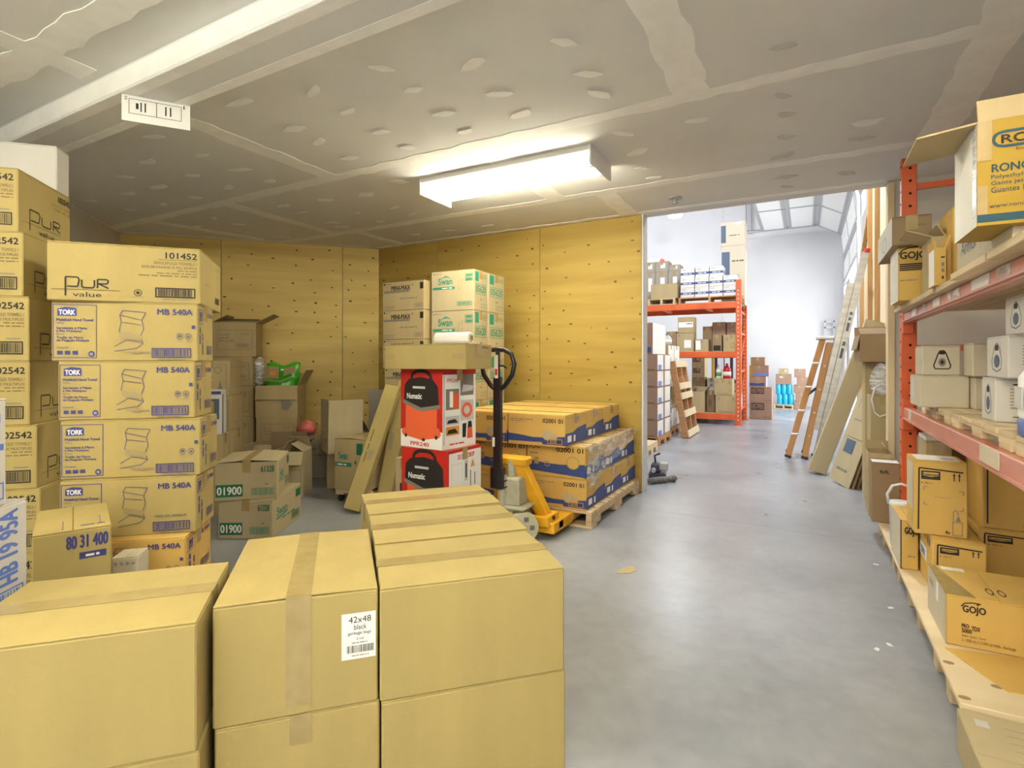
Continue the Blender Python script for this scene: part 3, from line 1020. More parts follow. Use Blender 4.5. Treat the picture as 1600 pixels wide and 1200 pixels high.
# ---- neighbouring stack of fold-towel cartons by the left wall
purL = [('tb', '102542', .68, .80, .96, .90, 'ink_black'), ('tb', 'FOLD TOWELS /', .72, .69, .96, .74, 'ink_fade'), ('tb', 'À PLIS MULTIPLES', .66, .62, .96, .67, 'ink_fade'), ('x', 'xxxxx xxx xxxxxx', .78, .57, .96, .60, 'ink_fade'), ('x', 'xxxxx xxx xxxxxx x', .72, .52, .96, .55, 'ink_fade'),
        ('f', .62, .10, .95, .30, .005, 'ink_black'), ('b', .65, .125, .93, .275, 'ink_black'), ('x', 'xxxxx', .80, .33, .93, .36, 'ink_grey')]
purR = [('l', [(.20, .10), (.20, .44), (.36, .44), (.38, .40), (.36, .27), (.22, .27)], .006, 'ink_black'), ('l', [(.42, .40), (.42, .28), (.44, .255), (.57, .255), (.59, .28), (.59, .40)], .006, 'ink_black'),
        ('l', [(.64, .255), (.64, .42), (.76, .42), (.78, .39), (.76, .34), (.65, .34), (.78, .255)], .006, 'ink_black'), ('l', [(.08, .21), (.80, .21)], .0015, 'ink_black'), ('t', 'value', .36, .08, .66, .16, 'ink_black'), ('tb', '102542', .74, .80, .985, .90, 'ink_black'), ('t', 'MULTIFOLD TOWELS', .60, .70, .98, .73, 'ink_fade'),
        ('x', 'xxxxx xxx xx', .66, .63, .98, .66, 'ink_fade')]
PU = 'fold towel cartons stacked by the left wall'
for k, (px, z) in enumerate(((28, 1.70), (36, 1.425), (45, 1.15), (46, .876), (57, .606), (63, .335))):
    fr = atd(px, 565, 2.30)
    w = .40
    ct(['topmost', 'second', 'third', 'fourth', 'fifth', 'sixth'][k] + ' fold-towel carton in the stack against the grey left wall', fr.x - w * .707, fr.y - w * .707, z, 45, w, .44, (.272, .275, .275, .274, .270, .271)[k], 'card_yellow', {'F': purL, 'R': purR}, PU)
fr = atd(63, 565, 2.30)
ct('seventh fold-towel carton, lowest in the stack against the grey left wall', fr.x - .283, fr.y - .283, 0, 45, .40, .44, .335, 'card_yellow', {'F': purL}, PU)
fr = atd(108, 565, 2.72)
ct('plain white carton standing on the topmost fold-towel carton', fr.x - .212 + .085, fr.y - .212 - .085, 1.972, 45, .30, .12, .215, 'card_white', None, tape=None)

# ---- white boxes at the left edge
s, c_ = math.sin(R(35.6)), math.cos(R(35.6))
BR = Vector((-1.90, .672))


def hbx(label, br, w, d, z, h, mat, pr, **kw):
    fr = br + Vector((s, -c_)) * d
    flc = fr - Vector((c_, s)) * w
    return ct(label, flc.x, flc.y, z, 35.6, w, d, h, mat, pr, **kw)


hbx('white carton hidden under the white blue-lettered carton', BR, .3, .40, 0, .41, 'card_white', None)
hbx('white carton with upright blue lettering on its side beside the tan cartons', BR, .3, .40, .41, .358, 'card_white', {'R': [('tv', 'HB 19 95A', .76, .41, .91, .95, 'ink_sky'), ('f', .40, .18, .96, .37, .004, 'ink_sky'), ('b', .43, .20, .93, .35, 'ink_sky'), ('r', .05, .06, .3, .16, 'ink_sky')]}, tape='tape_clear')
hbx('small white carton standing on the white blue-lettered carton', BR + Vector((.04, -.058)), .28, .34, .769, .28, 'card_white', {'R': [('xv', 'xx', .88, .78, .95, .86, 'ink_sky'), ('r', .86, .52, .97, .58, 'ink_sky'), ('ring', .86, .33, .06, .08, .14, 'ink_sky'), ('f', .72, .06, .97, .22, .004, 'ink_sky')]}, tape='tape_clear')
ct('tan carton with blue number on its face before the towel stack', -2.166, .776, .295, 67.5, .205, .37, .295, 'card_yellow',
   {'F': [('tb', '80 31 400', .42, .79, .95, .93, 'ink_blue'), ('r', .58, .66, .93, .735, 'ink_blue'), ('x', 'xxxxx xx', .66, .675, .84, .715, 'ink_white'), ('f', .36, .04, .92, .20, .004, 'ink_blue'), ('b', .39, .06, .90, .18, 'ink_blue')],
    'T': [('x', 'xxxxx xxx', .60, .10, .92, .16, 'ink_blue'), ('l', [(.37, .04), (.37, .38)], .002, 'ink_blue'), ('l', [(.86, .10), (.86, .46)], .002, 'ink_blue')]}, tape=None)
ct('plain tan carton underneath the blue-numbered carton', -2.166, .776, 0, 67.5, .205, .37, .294, 'card_yellow')
p = atd(174, 600, 1.98)
ct('small pale carton with a dotted top edge wedged beside the blue-numbered carton', p.x, p.y, 0, 42, .085, .10, .425, 'card_cream', {'F': [('t', '* * * *', .1, .93, .9, .96, 'ink_blue')]}, tape=None)

# ================================================================== pair of tissue cartons on the floor
sg = [('r', .02, .10, .44, .42, 'ink_green'), ('tb', '01900', .04, .16, .42, .36, 'ink_white'), ('f', .58, .12, .94, .30, .003, 'ink_teal'), ('b', .60, .14, .92, .28, 'ink_teal'), ('tb', '61328', .73, .72, .94, .88, 'ink_green'), ('x', 'xx', .80, .38, .84, .42, 'ink_green')]
sgR = [('tb', 'Swan', .14, .50, .48, .72, 'ink_teal'), ('p', [(.12, .40), (.5, .46), (.5, .50), (.12, .45)], 'ink_teal'), ('r', .80, .68, .97, .90, 'ink_green'), ('f', .62, .12, .95, .34, .003, 'ink_green'), ('b', .65, .15, .92, .31, 'ink_green'), ('x', 'xxxxx xxx xxxxx', .3, .34, .75, .40, 'ink_teal')]
ct('tan tissue carton with green number block, lower of two on the concrete floor', -3.335, 2.154, 0, 30, .345, .50, .249, 'card_pale', {'F': sg, 'R': sgR}, 'green-numbered tissue cartons', seam='d')
ct('tan tissue carton with popped-up flaps, upper of two on the concrete floor', -3.325, 2.12, .25, 42, .378, .42, .246, 'card_pale', {'F': sg, 'R': sgR}, 'green-numbered tissue cartons', seam='d', lift=.016)

# ================================================================== cartons heaped before the angled plywood wall


def at_px(pl, pr_, dep, yaw, z):
    """front face from pixel column pl to pr_ at depth dep: returns x, y (front left) and width"""
    a = atd(pl, HY, dep)
    q = R(yaw)
    d = Vector((math.cos(q), math.sin(q), 0))
    # intersect with column pr_
    n = FW * ((pr_ - CX) / F) - RT
    w = -(a - CAM).dot(n) / d.dot(n)
    return a.x, a.y, w


def pc(label, pl, pr_, dep, z, h, d=.3, yaw=36, **kw):
    x, y, w = at_px(pl, pr_, dep, yaw, z)
    return ct(label, x, y, z, yaw, w, d, h, **kw)


def po(label, pl, pr_, dep, z, h, d=.3, yaw=36, **kw):
    x, y, w = at_px(pl, pr_, dep, yaw, z)
    return oc(label, x, y, z, yaw, w, d, h, **kw)


shp = [('f', .12, .20, .92, .78, .003, 'ink_fade'), ('t', '21719', .66, .62, .84, .70, 'ink_grey'), ('b', .55, .27, .85, .38, 'ink_grey'), ('x', 'xxxxx xxx xx', .16, .62, .40, .66, 'ink_grey'), ('x', 'xxxxx xxx', .16, .53, .38, .57, 'ink_grey'), ('x', 'xxxxx xxx xxxxxx', .16, .44, .5, .48, 'ink_grey')]
glove = [('f', .1, .18, .9, .8, .003, 'ink_fade'), ('tb', '21719', .50, .66, .82, .76, 'ink_grey'), ('p', [(.16, .30), (.28, .24), (.44, .36), (.42, .50), (.28, .58), (.18, .5)], 'ink_grey'), ('x', 'xx', .7, .3, .76, .38, 'ink_grey')]
GB = 'brown cartons heaped before the angled wall'
for k, (z, hh, pl, pr_) in enumerate(((0, .298, 331, 396), (.298, .302, 331, 396), (.6, .305, 331, 396), (.905, .293, 330, 394))):
    pc(['lowest dull carton of the column topped by the wrapped carton', 'dull carton with a dark glove print, second up in the wrapped-top column', 'dull carton with torn clear tape, third up in the wrapped-top column', 'dull carton with a barcode panel, directly under the wrapped carton'][k],
       pl, pr_, 5.3, z, hh, .32, 36, mat='card_dull', prints={'F': glove if k < 3 else shp}, group=GB)
o = po('dull brown carton with a crumpled open side flap on top of the column', 331, 400, 5.28, 1.198, .335, .3, 42, mat='card_dull', flaps={'R': (62, .19), 'F': (-78, .13), 'B': (-70, .14), 'L': (-60, .15)}, prints={'F': shp}, group=GB)
bx_, by_, bw_ = at_px(330, 394, 5.3, 36, 0)
c36, s36 = math.cos(R(36)), math.sin(R(36))
lp = Vector((bx_ + c36 * (bw_ + .047) - s36 * .075, by_ + s36 * (bw_ + .047) + c36 * .075, 0))
o = thing('plastic_bag', 'pale blue plastic bag bulging beside the column of dull cartons', 'bag', (lp.x, lp.y, .905))
b = MB()
rr = random.Random(5)
b.lathe([(.02, .0), (.05, .03), (.055, .10), (.045, .18), (.05, .24), (.015, .29)], 12)
b.v = [(x_ * rr.uniform(.8, 1.2), y_ * rr.uniform(.8, 1.2), z_) for x_, y_, z_ in b.v]
b.build('bag_body', 'film_dense', o, True)
tall = [('f', .08, .12, .92, .88, .003, 'ink_grey'), ('ring', .7, .72, .10, .10, .2, 'ink_grey'), ('p', [(.70, .16), (.82, .16), (.78, .34), (.76, .46), (.74, .34)], 'ink_grey'), ('r', .12, .50, .6, .52, 'ink_grey'), ('r', .12, .44, .5, .46, 'ink_grey')]
for k in range(4):
    pc(['lowest', 'second', 'third', 'uppermost'][k] + ' narrow-printed tan carton in the column half hidden by the towel stack', 296, 359 + (3 - k) * 2.5, 4.35, .29 * k, .29, .32, 40, mat='card_dull', prints={'F': tall, 'R': [('f', .1, .2, .9, .8, .003, 'ink_grey')]}, group='tan cartons behind the towel stack')
p = atd(316, 565, 4.0)
ct('tall plain carton behind the towel stack carrying a white box', p.x, p.y, 0, 42, .14, .14, .60, 'card_dull')
ct('slim white box with a blue edge and a photo panel behind the towel stack', p.x + .012, p.y + .012, .601, 42, .115, .12, .335, 'card_white', {'R': [('r', .1, .02, .3, .9, 'ink_royal')], 'F': [('r', .05, .9, .95, .97, 'ink_royal'), ('r', .15, .35, .85, .8, 'ink_steel'), ('r', .3, .45, .55, .75, 'ink_pale')]}, tape=None)
# column with the green bag
for k, (z, hh) in enumerate(((0, .298), (.298, .302))):
    pc(['dull carton on the floor under the green-bag column', 'dull taped carton under the open carton with the green bag'][k], 400, 464, 5.3, z, hh, .32, 36, mat='card_dull', prints={'F': shp}, group=GB)
po('dull open carton with its front flap folded down, holding a green bag', 399, 465, 5.3, .60, .31, .33, 36, mat='card_dull', flaps={'F': (172, .14), 'R': (28, .17), 'B': (12, .12)}, prints={'F': [('p', [(.62, .25), (.76, .2), (.88, .42), (.80, .5), (.6, .5)], 'ink_grey')]}, group=GB)
x, y, w = at_px(399, 465, 5.3, 36, 0)
o = thing('plastic_bag', 'bright green and yellow printed plastic bag stuffed into the open carton', 'bag', (x, y, .606), 36)
b = MB()
nx, nz = 12, 9
rr = random.Random(3)
for side in (0, 1):
    g = []
    for j in range(nz + 1):
        for i in range(nx + 1):
            u, v = i / nx, j / nz
            th = .11 * math.sin(math.pi * min(1, max(0, u))) ** .5 * math.sin(math.pi * min(1, .12 + v * .88)) ** .6
            g.append((.035 + u * (w - .07) + .02 * v, .165 + (th if side else -th) + rr.uniform(-.007, .007), v * .519 + .02 * math.sin(u * 9) * v))
    fs = [(j * (nx + 1) + i, j * (nx + 1) + i + 1, (j + 1) * (nx + 1) + i + 1, (j + 1) * (nx + 1) + i) for j in range(nz) for i in range(nx)]
    b.add(g, fs if side == 0 else [f[::-1] for f in fs])
b.build('bag_body', 'green_bag', o, True)
printing([('p', [(.10, .62), (.50, .60), (.50, .90), (.16, .92)], 'ink_pale'), ('p', [(.62, .66), (.96, .76), (.98, .92), (.66, .86)], 'ink_pale'), ('p', [(.05, .56), (.55, .50), (.98, .62), (.98, .66), (.55, .57), (.05, .62)], 'ink_leaf'), ('p', [(.25, .70), (.40, .68), (.42, .78), (.27, .80)], 'ink_orange'), ('x', 'xxxx', .56, .80, .64, .86, 'ink_white')],
         w, .40, Matrix(((.86, 0, .0, .035), (0, 0, -1, .046), (0, 1, 0, .129), (0, 0, 0, 1))), o)
po('dark brown open carton standing behind the open pale carton', 412, 472, 4.96, 0, .335, .20, 36, mat='card_brown', flaps={'B': (5, .14), 'L': (60, .12), 'R': (40, .1)}, group=GB)
po('pale open carton with flaps ajar behind the tissue cartons', 440, 474, 4.58, 0, .38, .24, 32, mat='card_pale', flaps={'F': (150, .12), 'R': (-55, .12), 'B': (-40, .14), 'L': (-30, .1)}, prints={'F': [('f', .1, .15, .9, .6, .003, 'ink_fade')]}, group=GB)
p = atd(403, 700, 4.5)
oc('small pale open carton with a raised flap behind the tissue cartons', p.x - .13, p.y - .07, 0, 30, .17, .2, .36, 'card_pale', {'L': (-25, .1), 'R': (70, .12), 'B': (10, .06)}, group=GB)
# middle group: cartons around the dolly
lab = [('x', 'xxx', .15, .62, .5, .70, 'ink_grey'), ('x', 'xxxxx xxx xxxxxx xx x', .15, .50, .9, .54, 'ink_grey'), ('r', .0, .28, 1, .285, 'ink_fade')]
pc('dull carton on the floor behind the dolly with a small printed line', 474, 514, 5.3, 0, .435, .26, 36, mat='card_grey', prints={'F': lab}, group=GB)
p = atd(470, 671, 5.3)
o = thing('plastic_bag', 'crumpled pink plastic bag lying on the dull carton', 'bag', (p.x + .06, p.y + .03, .436))
b = MB().lathe([(.03, 0), (.075, .02), (.085, .06), (.06, .11), (.01, .135)], 12)
b.v = [(x_ * rr.uniform(.8, 1.2), y_ * rr.uniform(.8, 1.2), z_) for x_, y_, z_ in b.v]
b.build('bag_body', 'pink_bag', o, True)
pc('dull carton supporting the tall open carton beside the dolly', 511, 548, 4.86, 0, .335, .2, 50, mat='card_dull', group=GB)
x, y, w = at_px(513, 567, 4.72, 60, .34)
oc('tall open carton with upright flaps, dark on one side, above the dolly', x, y, .3355, 60, w, .30, .30, 'card_pale', {'F': (4, .17), 'L': (0, .17), 'R': (150, .16), 'B': (30, .05)},
   {'F': [('t', 'ROBO', .42, .22, .75, .38, 'ink_grey'), ('f', .18, .02, .96, .46, .003, 'ink_fade')], 'L': [('f', .1, .2, .9, .8, .003, 'ink_fade'), ('b', .5, .3, .85, .42, 'ink_grey')]}, group=GB)
# dolly with the green-labelled carton
p = atd(524, 757, 4.42)
o = thing('dolly', 'low wooden dolly on dark castors carrying the green-labelled carton', 'dolly', (p.x, p.y, 0), 8)
for yy in (0, .26):
    MB().bbox((0, yy, .075), (.30, yy + .09, .10), .003).build('rail', 'pallet_wood', o)
for xx in (0, .22):
    MB().bbox((xx, 0, .062), (xx + .08, .35, .076), .002).build('cross_board', 'pallet_wood', o)
for xx in (.03, .26):
    for yy in (.04, .31):
        w_ = MB().cyl((xx - .012, yy, .031), (xx + .012, yy, .031), .031, 14).cyl((xx, yy, .031), (xx, yy, .066), .008, 6)
        w_.build('castor', 'rubber', o)
swl = [('tb', 'Swan', .14, .60, .42, .74, 'ink_teal'), ('r', .02, .46, .56, .54, 'ink_teal'), ('r', .72, .70, .92, .92, 'ink_green'), ('x', 'xxxxx xxx', .1, .48, .4, .52, 'ink_white'), ('r', .66, .52, .72, .58, 'ink_green')]
ct('dull carton with green label band sitting on the wooden dolly', p.x - .01, p.y + .0, .1, 8, .30, .34, .42, 'card_dull', {'F': swl}, tape=None, lift=.01)
x, y, w = at_px(576, 608, 5.05, 20, 0)
ct('plain dull carton behind the leaning long cartons', x, y, 0, 20, w, .25, .50, 'card_dull', group=GB)
oc('grey-brown open carton with a raised front flap behind the leaning long cartons', x, y, .5005, 20, w, .25, .19, 'card_grey', {'F': (8, .20), 'R': (60, .1)}, group=GB)
# long cartons leaning: the second on the black-lettered stack, the first on the second
LC1, LC2 = 4.434, 4.472
b0, t0 = onz(550, 802), atd(612, 612, LC1)
M = lean(b0 + Vector((0, 0, .021)), t0, (.93, .36, 0))
ct('long narrow carton with a small barcode leaning against the stacked boxes', 0, 0, 0, 0, .125, .07, 1.02, 'card_yellow', {'F': [('xv', 'xxxxx xxx xxxxxx', .25, .36, .32, .62, 'ink_black'), ('b', .42, .38, .72, .46, 'ink_grey'), ('xv', 'xxxxx xx', .36, .38, .39, .5, 'ink_grey')], 'R': [('r', .0, .1, .25, .55, 'ink_pale')]}, tape=None, name='long_carton', M=M @ Matrix.Translation((-.06, -.035, 0)))
b0, t0 = onz(598, 786), atd(628, 622, LC2)
M = lean(b0 + Vector((0, 0, .017)), t0, (.93, .36, 0))
ct('second long narrow carton leaning behind the first one', 0, 0, 0, 0, .12, .075, .98, 'card_yellow', {'F': [('b', .2, .42, .45, .56, 'ink_grey')]}, tape=None, name='long_carton', M=M @ Matrix.Translation((-.06, .0, 0)))

# ================================================================== vacuum cleaner boxes
vac = [('r', 0, .22, 1, 1, 'card_red'), ('r', 0, 0, 1, .22, 'ink_white'),
       ('l', [(.27, .82), (.28, .93), (.40, .975), (.60, .975), (.72, .93), (.76, .82)], .022, 'ink_black'),
       ('p', [(.07, .24), (.02, .19), (.05, .15), (.5, .10), (.93, .15), (.97, .19), (.92, .27)], 'ink_vac'),
       ('p', [(.13, .56), (.12, .20), (.5, .16), (.87, .22), (.88, .56)], 'ink_vac'),
       ('p', [(.08, .60), (.10, .80), (.20, .87), (.5, .90), (.78, .87), (.90, .78), (.92, .55), (.5, .50)], 'ink_black'), ('p', [(.06, .61), (.5, .51), (.94, .56), (.94, .51), (.5, .46), (.06, .56)], 'ink_grey'),
       ('tb', 'Numatic', .16, .62, .52, .69, 'ink_white'), ('r', .30, .75, .60, .78, 'ink_lgrey'),
       ('e', .13, .145, .035, .025, 'ink_black'), ('e', .86, .15, .035, .025, 'ink_black'), ('e', .56, .108, .04, .02, 'ink_black'),
       ('tb', 'PPR240', .25, .025, .69, .075, 'ink_red')]
vacR = [('r', 0, 0, 1, 1, 'ink_white'), ('r', 0, .93, 1, 1, 'card_red'), ('r', .02, .06, .06, .93, 'ink_lgrey'), ('t', 'PPR240', .12, .83, .45, .88, 'ink_red'), ('r', .52, .66, .93, .93, 'ink_grey'), ('p', [(.56, .70), (.90, .72), (.92, .78), (.60, .80)], 'ink_lgrey'),
        ('r', .09, .49, .48, .75, 'ink_grey'), ('r', .30, .5, .47, .70, 'ink_vac'), ('r', .2, .52, .3, .72, 'ink_white'), ('r', .52, .34, .93, .60, 'ink_lgrey'), ('ring', .72, .47, .17, .10, .45, 'ink_vac'),
        ('r', .09, .30, .48, .41, 'ink_lgrey'), ('p', [(.12, .32), (.45, .32), (.36, .37), (.16, .36)], 'ink_black'), ('r', .09, .17, .48, .28, 'ink_orange'), ('p', [(.12, .19), (.45, .19), (.36, .25), (.16, .24)], 'ink_black'),
        ('p', [(.58, .12), (.68, .12), (.70, .30), (.58, .30)], 'ink_black'), ('p', [(.72, .10), (.90, .10), (.88, .24), (.74, .24)], 'ink_vac'), ('p', [(.74, .24), (.88, .24), (.86, .32), (.76, .32)], 'ink_black'), ('x', 'xxxxx xxx xxxxxx', .2, .045, .62, .07, 'ink_red')]
vacR2 = [('r', 0, 0, 1, 1, 'ink_white'), ('r', 0, .96, 1, 1, 'card_red'), ('r', 0, 0, .03, 1, 'card_red'), ('tb', 'DO NOT DROP', .28, .87, .78, .93, 'ink_red'), ('f', .1, .52, .42, .82, .002, 'ink_lgrey'), ('r', .48, .58, .58, .84, 'ink_lgrey'), ('r', .51, .62, .55, .80, 'ink_black'), ('p', [(.66, .74), (.80, .74), (.73, .84)], 'ink_orange'),
         ('r', .65, .45, .68, .70, 'ink_grey'), ('r', .78, .50, .81, .66, 'ink_grey'), ('p', [(.50, .20), (.84, .20), (.74, .32), (.60, .36)], 'ink_grey'), ('r', .1, .2, .4, .45, 'ink_lgrey'), ('x', 'xxxxx xx', .1, .14, .4, .18, 'ink_red')]
pal_v = pallet('low wooden pallet under the red vacuum cleaner boxes', -2.36, 2.53, 0, -3, .56, .48, .155, boards=5)
ct('red vacuum cleaner box under another, showing drop warnings on its white side', -2.160, 2.560, .156, -2.5, .353, .335, .474, 'card_red', {'F': vac, 'R': vacR2}, 'red vacuum cleaner boxes', name='vacuum_box', cat='box')
ct('red vacuum cleaner box on top of another, with white picture side', -2.191, 2.590, .631, -6.6, .344, .303, .472, 'card_red', {'F': vac, 'R': vacR}, 'red vacuum cleaner boxes', name='vacuum_box', cat='box')
ct('wide flat tan carton lying on the red vacuum cleaner boxes', -2.224, 2.480, 1.1035, 1.8, .57, .30, .1445, 'card_yellow', {'F': [('r', .01, .42, .14, .60, 'ink_pale'), ('r', .84, .42, .985, .62, 'ink_pale')], 'R': [('r', .3, .5, .95, .95, 'ink_pale'), ('x', 'xxx', .6, .82, .85, .93, 'ink_fade')]}, tape='tape')
p = Vector((-1.955, 2.64, 1.249))
o = thing('film_roll', 'roll of clear stretch film lying on the flat tan carton', 'film roll', (p.x, p.y, p.z), 4)
b = MB()
n = 20
prof = [(.0, .020), (.0, .034), (.002, .036), (.232, .036), (.234, .034), (.234, .020), (.20, .02)]
for k, (xx, r_) in enumerate(prof):
    for i in range(n):
        a_ = 2 * math.pi * i / n
        b.v.append((xx, r_ * math.cos(a_), .036 + r_ * math.sin(a_)))
b.f = [(k * n + i, k * n + (i + 1) % n, (k + 1) * n + (i + 1) % n, (k + 1) * n + i) for k in range(len(prof) - 1) for i in range(n)]
b.build('film', 'plastic_white', o, True)
b = MB()
for xx, r_ in ((-.006, .014), (-.006, .0195), (.24, .0195), (.24, .014), (.1, .014)):
    for i in range(n):
        a_ = 2 * math.pi * i / n
        b.v.append((xx, r_ * math.cos(a_), .036 + r_ * math.sin(a_)))
b.f = [(k * n + i, k * n + (i + 1) % n, (k + 1) * n + (i + 1) % n, (k + 1) * n + i) for k in range(4) for i in range(n)]
b.build('core', 'card_tan', o, True)
p = onz(620, 795)
ct('small carton with a black number label beside the red vacuum boxes', -2.375, 2.75, .156, -2, .14, .26, .36, 'card_pale', {'F': [('r', .3, .3, .95, .55, 'ink_black'), ('tb', '12', .55, .33, .9, .52, 'ink_white')]})

# ================================================================== two stacks before the plywood wall
mini = [('tb', 'MINI-MAX', .22, .70, .68, .86, 'ink_black'), ('tb', '2', .72, .84, .75, .90, 'ink_black'), ('r', .03, .62, .66, .69, 'ink_grey'), ('e', .05, .93, .02, .03, 'ink_black'), ('x', 'xxxxx xxx', .08, .92, .22, .95, 'ink_grey'), ('r', .91, .70, .99, .92, 'ink_black'), ('x', 'xxxxx xxx xxxxxx xx', .42, .38, .84, .44, 'ink_grey'),
        ('f', .78, .08, .98, .22, .002, 'ink_grey'), ('b', .80, .1, .96, .2, 'ink_grey'), ('x', 'xxxxx xxx xxxxxx xx xx', .04, .12, .3, .16, 'ink_grey'), ('x', 'xxxxx xxx xxxxxx', .04, .06, .28, .09, 'ink_grey')]
pm = pallet('wooden pallet under the two stacks before the plywood wall', -3.30, 3.62, 0, 0, .96, .72, .10, boards=5)
for k in range(7):
    z = .101 + .2475 * k
    ct(['lowest', 'second', 'third', 'fourth', 'fifth', 'sixth', 'topmost'][k] + ' tan carton in the black-lettered stack before the plywood wall', -3.25 + (.02 if k < 4 else 0), 3.60, z, 0, .45, .38, .2465, 'card_dull', {'F': mini}, 'black-lettered tissue cartons')
swF = [('e', .07, .93, .02, .02, 'ink_grey'), ('x', 'xxxxx xx', .1, .92, .24, .945, 'ink_grey'), ('tb', 'Swan', .17, .66, .50, .82, 'ink_teal'), ('p', [(.2, .80), (.35, .88), (.48, .82), (.35, .84)], 'ink_teal'), ('r', .04, .535, .56, .60, 'ink_teal'), ('x', 'xxxxx xxx', .26, .55, .5, .585, 'ink_white'), ('f', .80, .82, .98, .90, .003, 'ink_teal'), ('f', .80, .72, .98, .80, .003, 'ink_teal'), ('r', .82, .84, .96, .88, 'ink_teal'), ('r', .82, .74, .96, .78, 'ink_teal'),
       ('l', [(.68, .72), (.74, .76), (.73, .6), (.66, .5), (.62, .58), (.68, .72)], .002, 'ink_fade'), ('f', .62, .12, .95, .22, .003, 'ink_teal'), ('b', .64, .14, .93, .20, 'ink_teal')]
swR = [('r', .08, .72, .34, .96, 'ink_teal'), ('f', .42, .80, .95, .92, .003, 'ink_teal'), ('r', .46, .83, .9, .89, 'ink_pale'), ('f', .10, .40, .90, .66, .004, 'ink_teal'), ('tb', '05620', .14, .45, .86, .62, 'ink_teal'), ('x', 'xx', .45, .26, .58, .30, 'ink_teal'), ('f', .5, .08, .92, .17, .003, 'ink_teal')]
for k in range(5):
    z, hh = (.101 + .366 * k, .3655) if k < 4 else (1.566, .33)
    ct(['lowest', 'second', 'third', 'fourth', 'topmost'][k] + ' pale carton with green print in the stack beside the black-lettered one', -2.764, 3.655, z, 2.0, .415, .218, hh, 'card_pale', {'F': swF, 'R': swR}, 'green-printed tissue cartons')
    ct(['lowest', 'second', 'third', 'fourth', 'topmost'][k] + ' pale green-printed carton in the column behind, nearer the plywood', -2.78, 3.90, z, 0, .425, .275, hh, 'card_pale', {'F': swF, 'R': swR}, 'green-printed tissue cartons')

# ================================================================== pallet of wide tissue cartons, with stretch wrap
PX1, PY0 = -1.285, 3.49
pallet('pale wooden pallet loaded with three layers of tissue cartons', PX1 - 1.02, PY0, 0, 0, 1.02, 1.20, .118, boards=8)
wv = [('p', [(0, .36), (.2, .33), (.45, .27), (.7, .28), (1, .34), (1, .06), (.62, .06), (.60, .13), (.45, .12), (.2, .12), (0, .12)], 'ink_royal'), ('tb', '02001 01', .62, .74, .96, .87, 'ink_black'), ('e', .70, .36, .09, .17, 'card_pale'), ('r', .74, .12, .86, .40, 'card_pale'), ('f', .70, .09, .95, .25, .004, 'ink_orange'), ('b', .72, .11, .93, .22, 'ink_black'),
      ('x', 'xxxxx xxx xxxxxx xx xxxx xxx', .05, .80, .45, .84, 'ink_grey'), ('x', 'xxxxx xxx xxxxxx xx x', .05, .74, .30, .77, 'ink_grey')]
wv2 = [('p', [(0, .50), (.3, .42), (.6, .40), (1, .46), (1, .06), (0, .16)], 'ink_royal'), ('tb', '02001 01', .52, .80, .97, .94, 'ink_black'), ('l', [(.04, .84), (.08, .95), (.12, .84), (.16, .93), (.20, .86), (.25, .95)], .004, 'ink_black'), ('e', .80, .48, .11, .2, 'card_gold'), ('ring', .80, .48, .11, .2, .12, 'ink_pale'), ('r', .13, .36, .21, .58, 'ink_pale'), ('ring', .36, .40, .05, .09, .3, 'ink_pale'), ('x', 'xxxxx', .05, .68, .2, .74, 'ink_grey')]
wvR = [('p', [(0, .42), (.35, .42), (.55, .52), (1, .58), (1, .04), (0, .04)], 'ink_royal'), ('r', .1, .14, .28, .34, 'ink_white'), ('r', .38, .12, .46, .32, 'ink_white'), ('r', .42, .75, .62, .88, 'ink_grey')]
TP = 'tissue cartons on the loaded pallet'
lay = [('bottom', .119, .212, -1.316, 3.495, wv), ('middle', .332, .225, -1.326, 3.495, wv2), ('top', .558, .222, -1.432, 3.40, wv)]
ROW = ['front', 'middle', 'rear']
for nm, z, hh, xr, y0, pf in lay:
    for r_ in range(3):
        for c2 in range(2):
            dd = .392
            ct('gold-tan tissue carton on the loaded pallet, %s layer, %s row, %s' % (nm, ROW[r_], 'aisle side' if c2 == 0 else 'jack side'), xr - .456 * (c2 + 1) + rnd.uniform(.001, .003), y0 + (dd + .009) * r_, z, rnd.uniform(-.2, .2), .446, dd, hh, 'card_gold', {'F': pf, 'R': wvR}, TP, tape='tape')
b = MB()
nu, nv = 26, 12
rr = random.Random(11)
g = []
for j in range(nv + 1):
    for i in range(nu + 1):
        u, v = i / nu, j / nv
        yy = 3.49 + 1.17 * u
        # from top of the middle layer down the aisle side
        zz = .60 - .26 * v * (1.25 - .9 * u)
        xx = -1.318 + .009 * math.sin(22 * u + 7 * v) + rr.uniform(-.006, .006) + .012 * v
        if v < .15:
            xx -= (.15 - v) * .62
            zz = .5586
        g.append((xx, yy, zz))
b.add(g, [(j * (nu + 1) + i, j * (nu + 1) + i + 1, (j + 1) * (nu + 1) + i + 1, (j + 1) * (nu + 1) + i) for j in range(nv) for i in range(nu)])
tag(b.build('stretch_wrap', 'film', None, True), 'torn clear stretch wrap hanging over the side of the loaded pallet', 'plastic wrap')

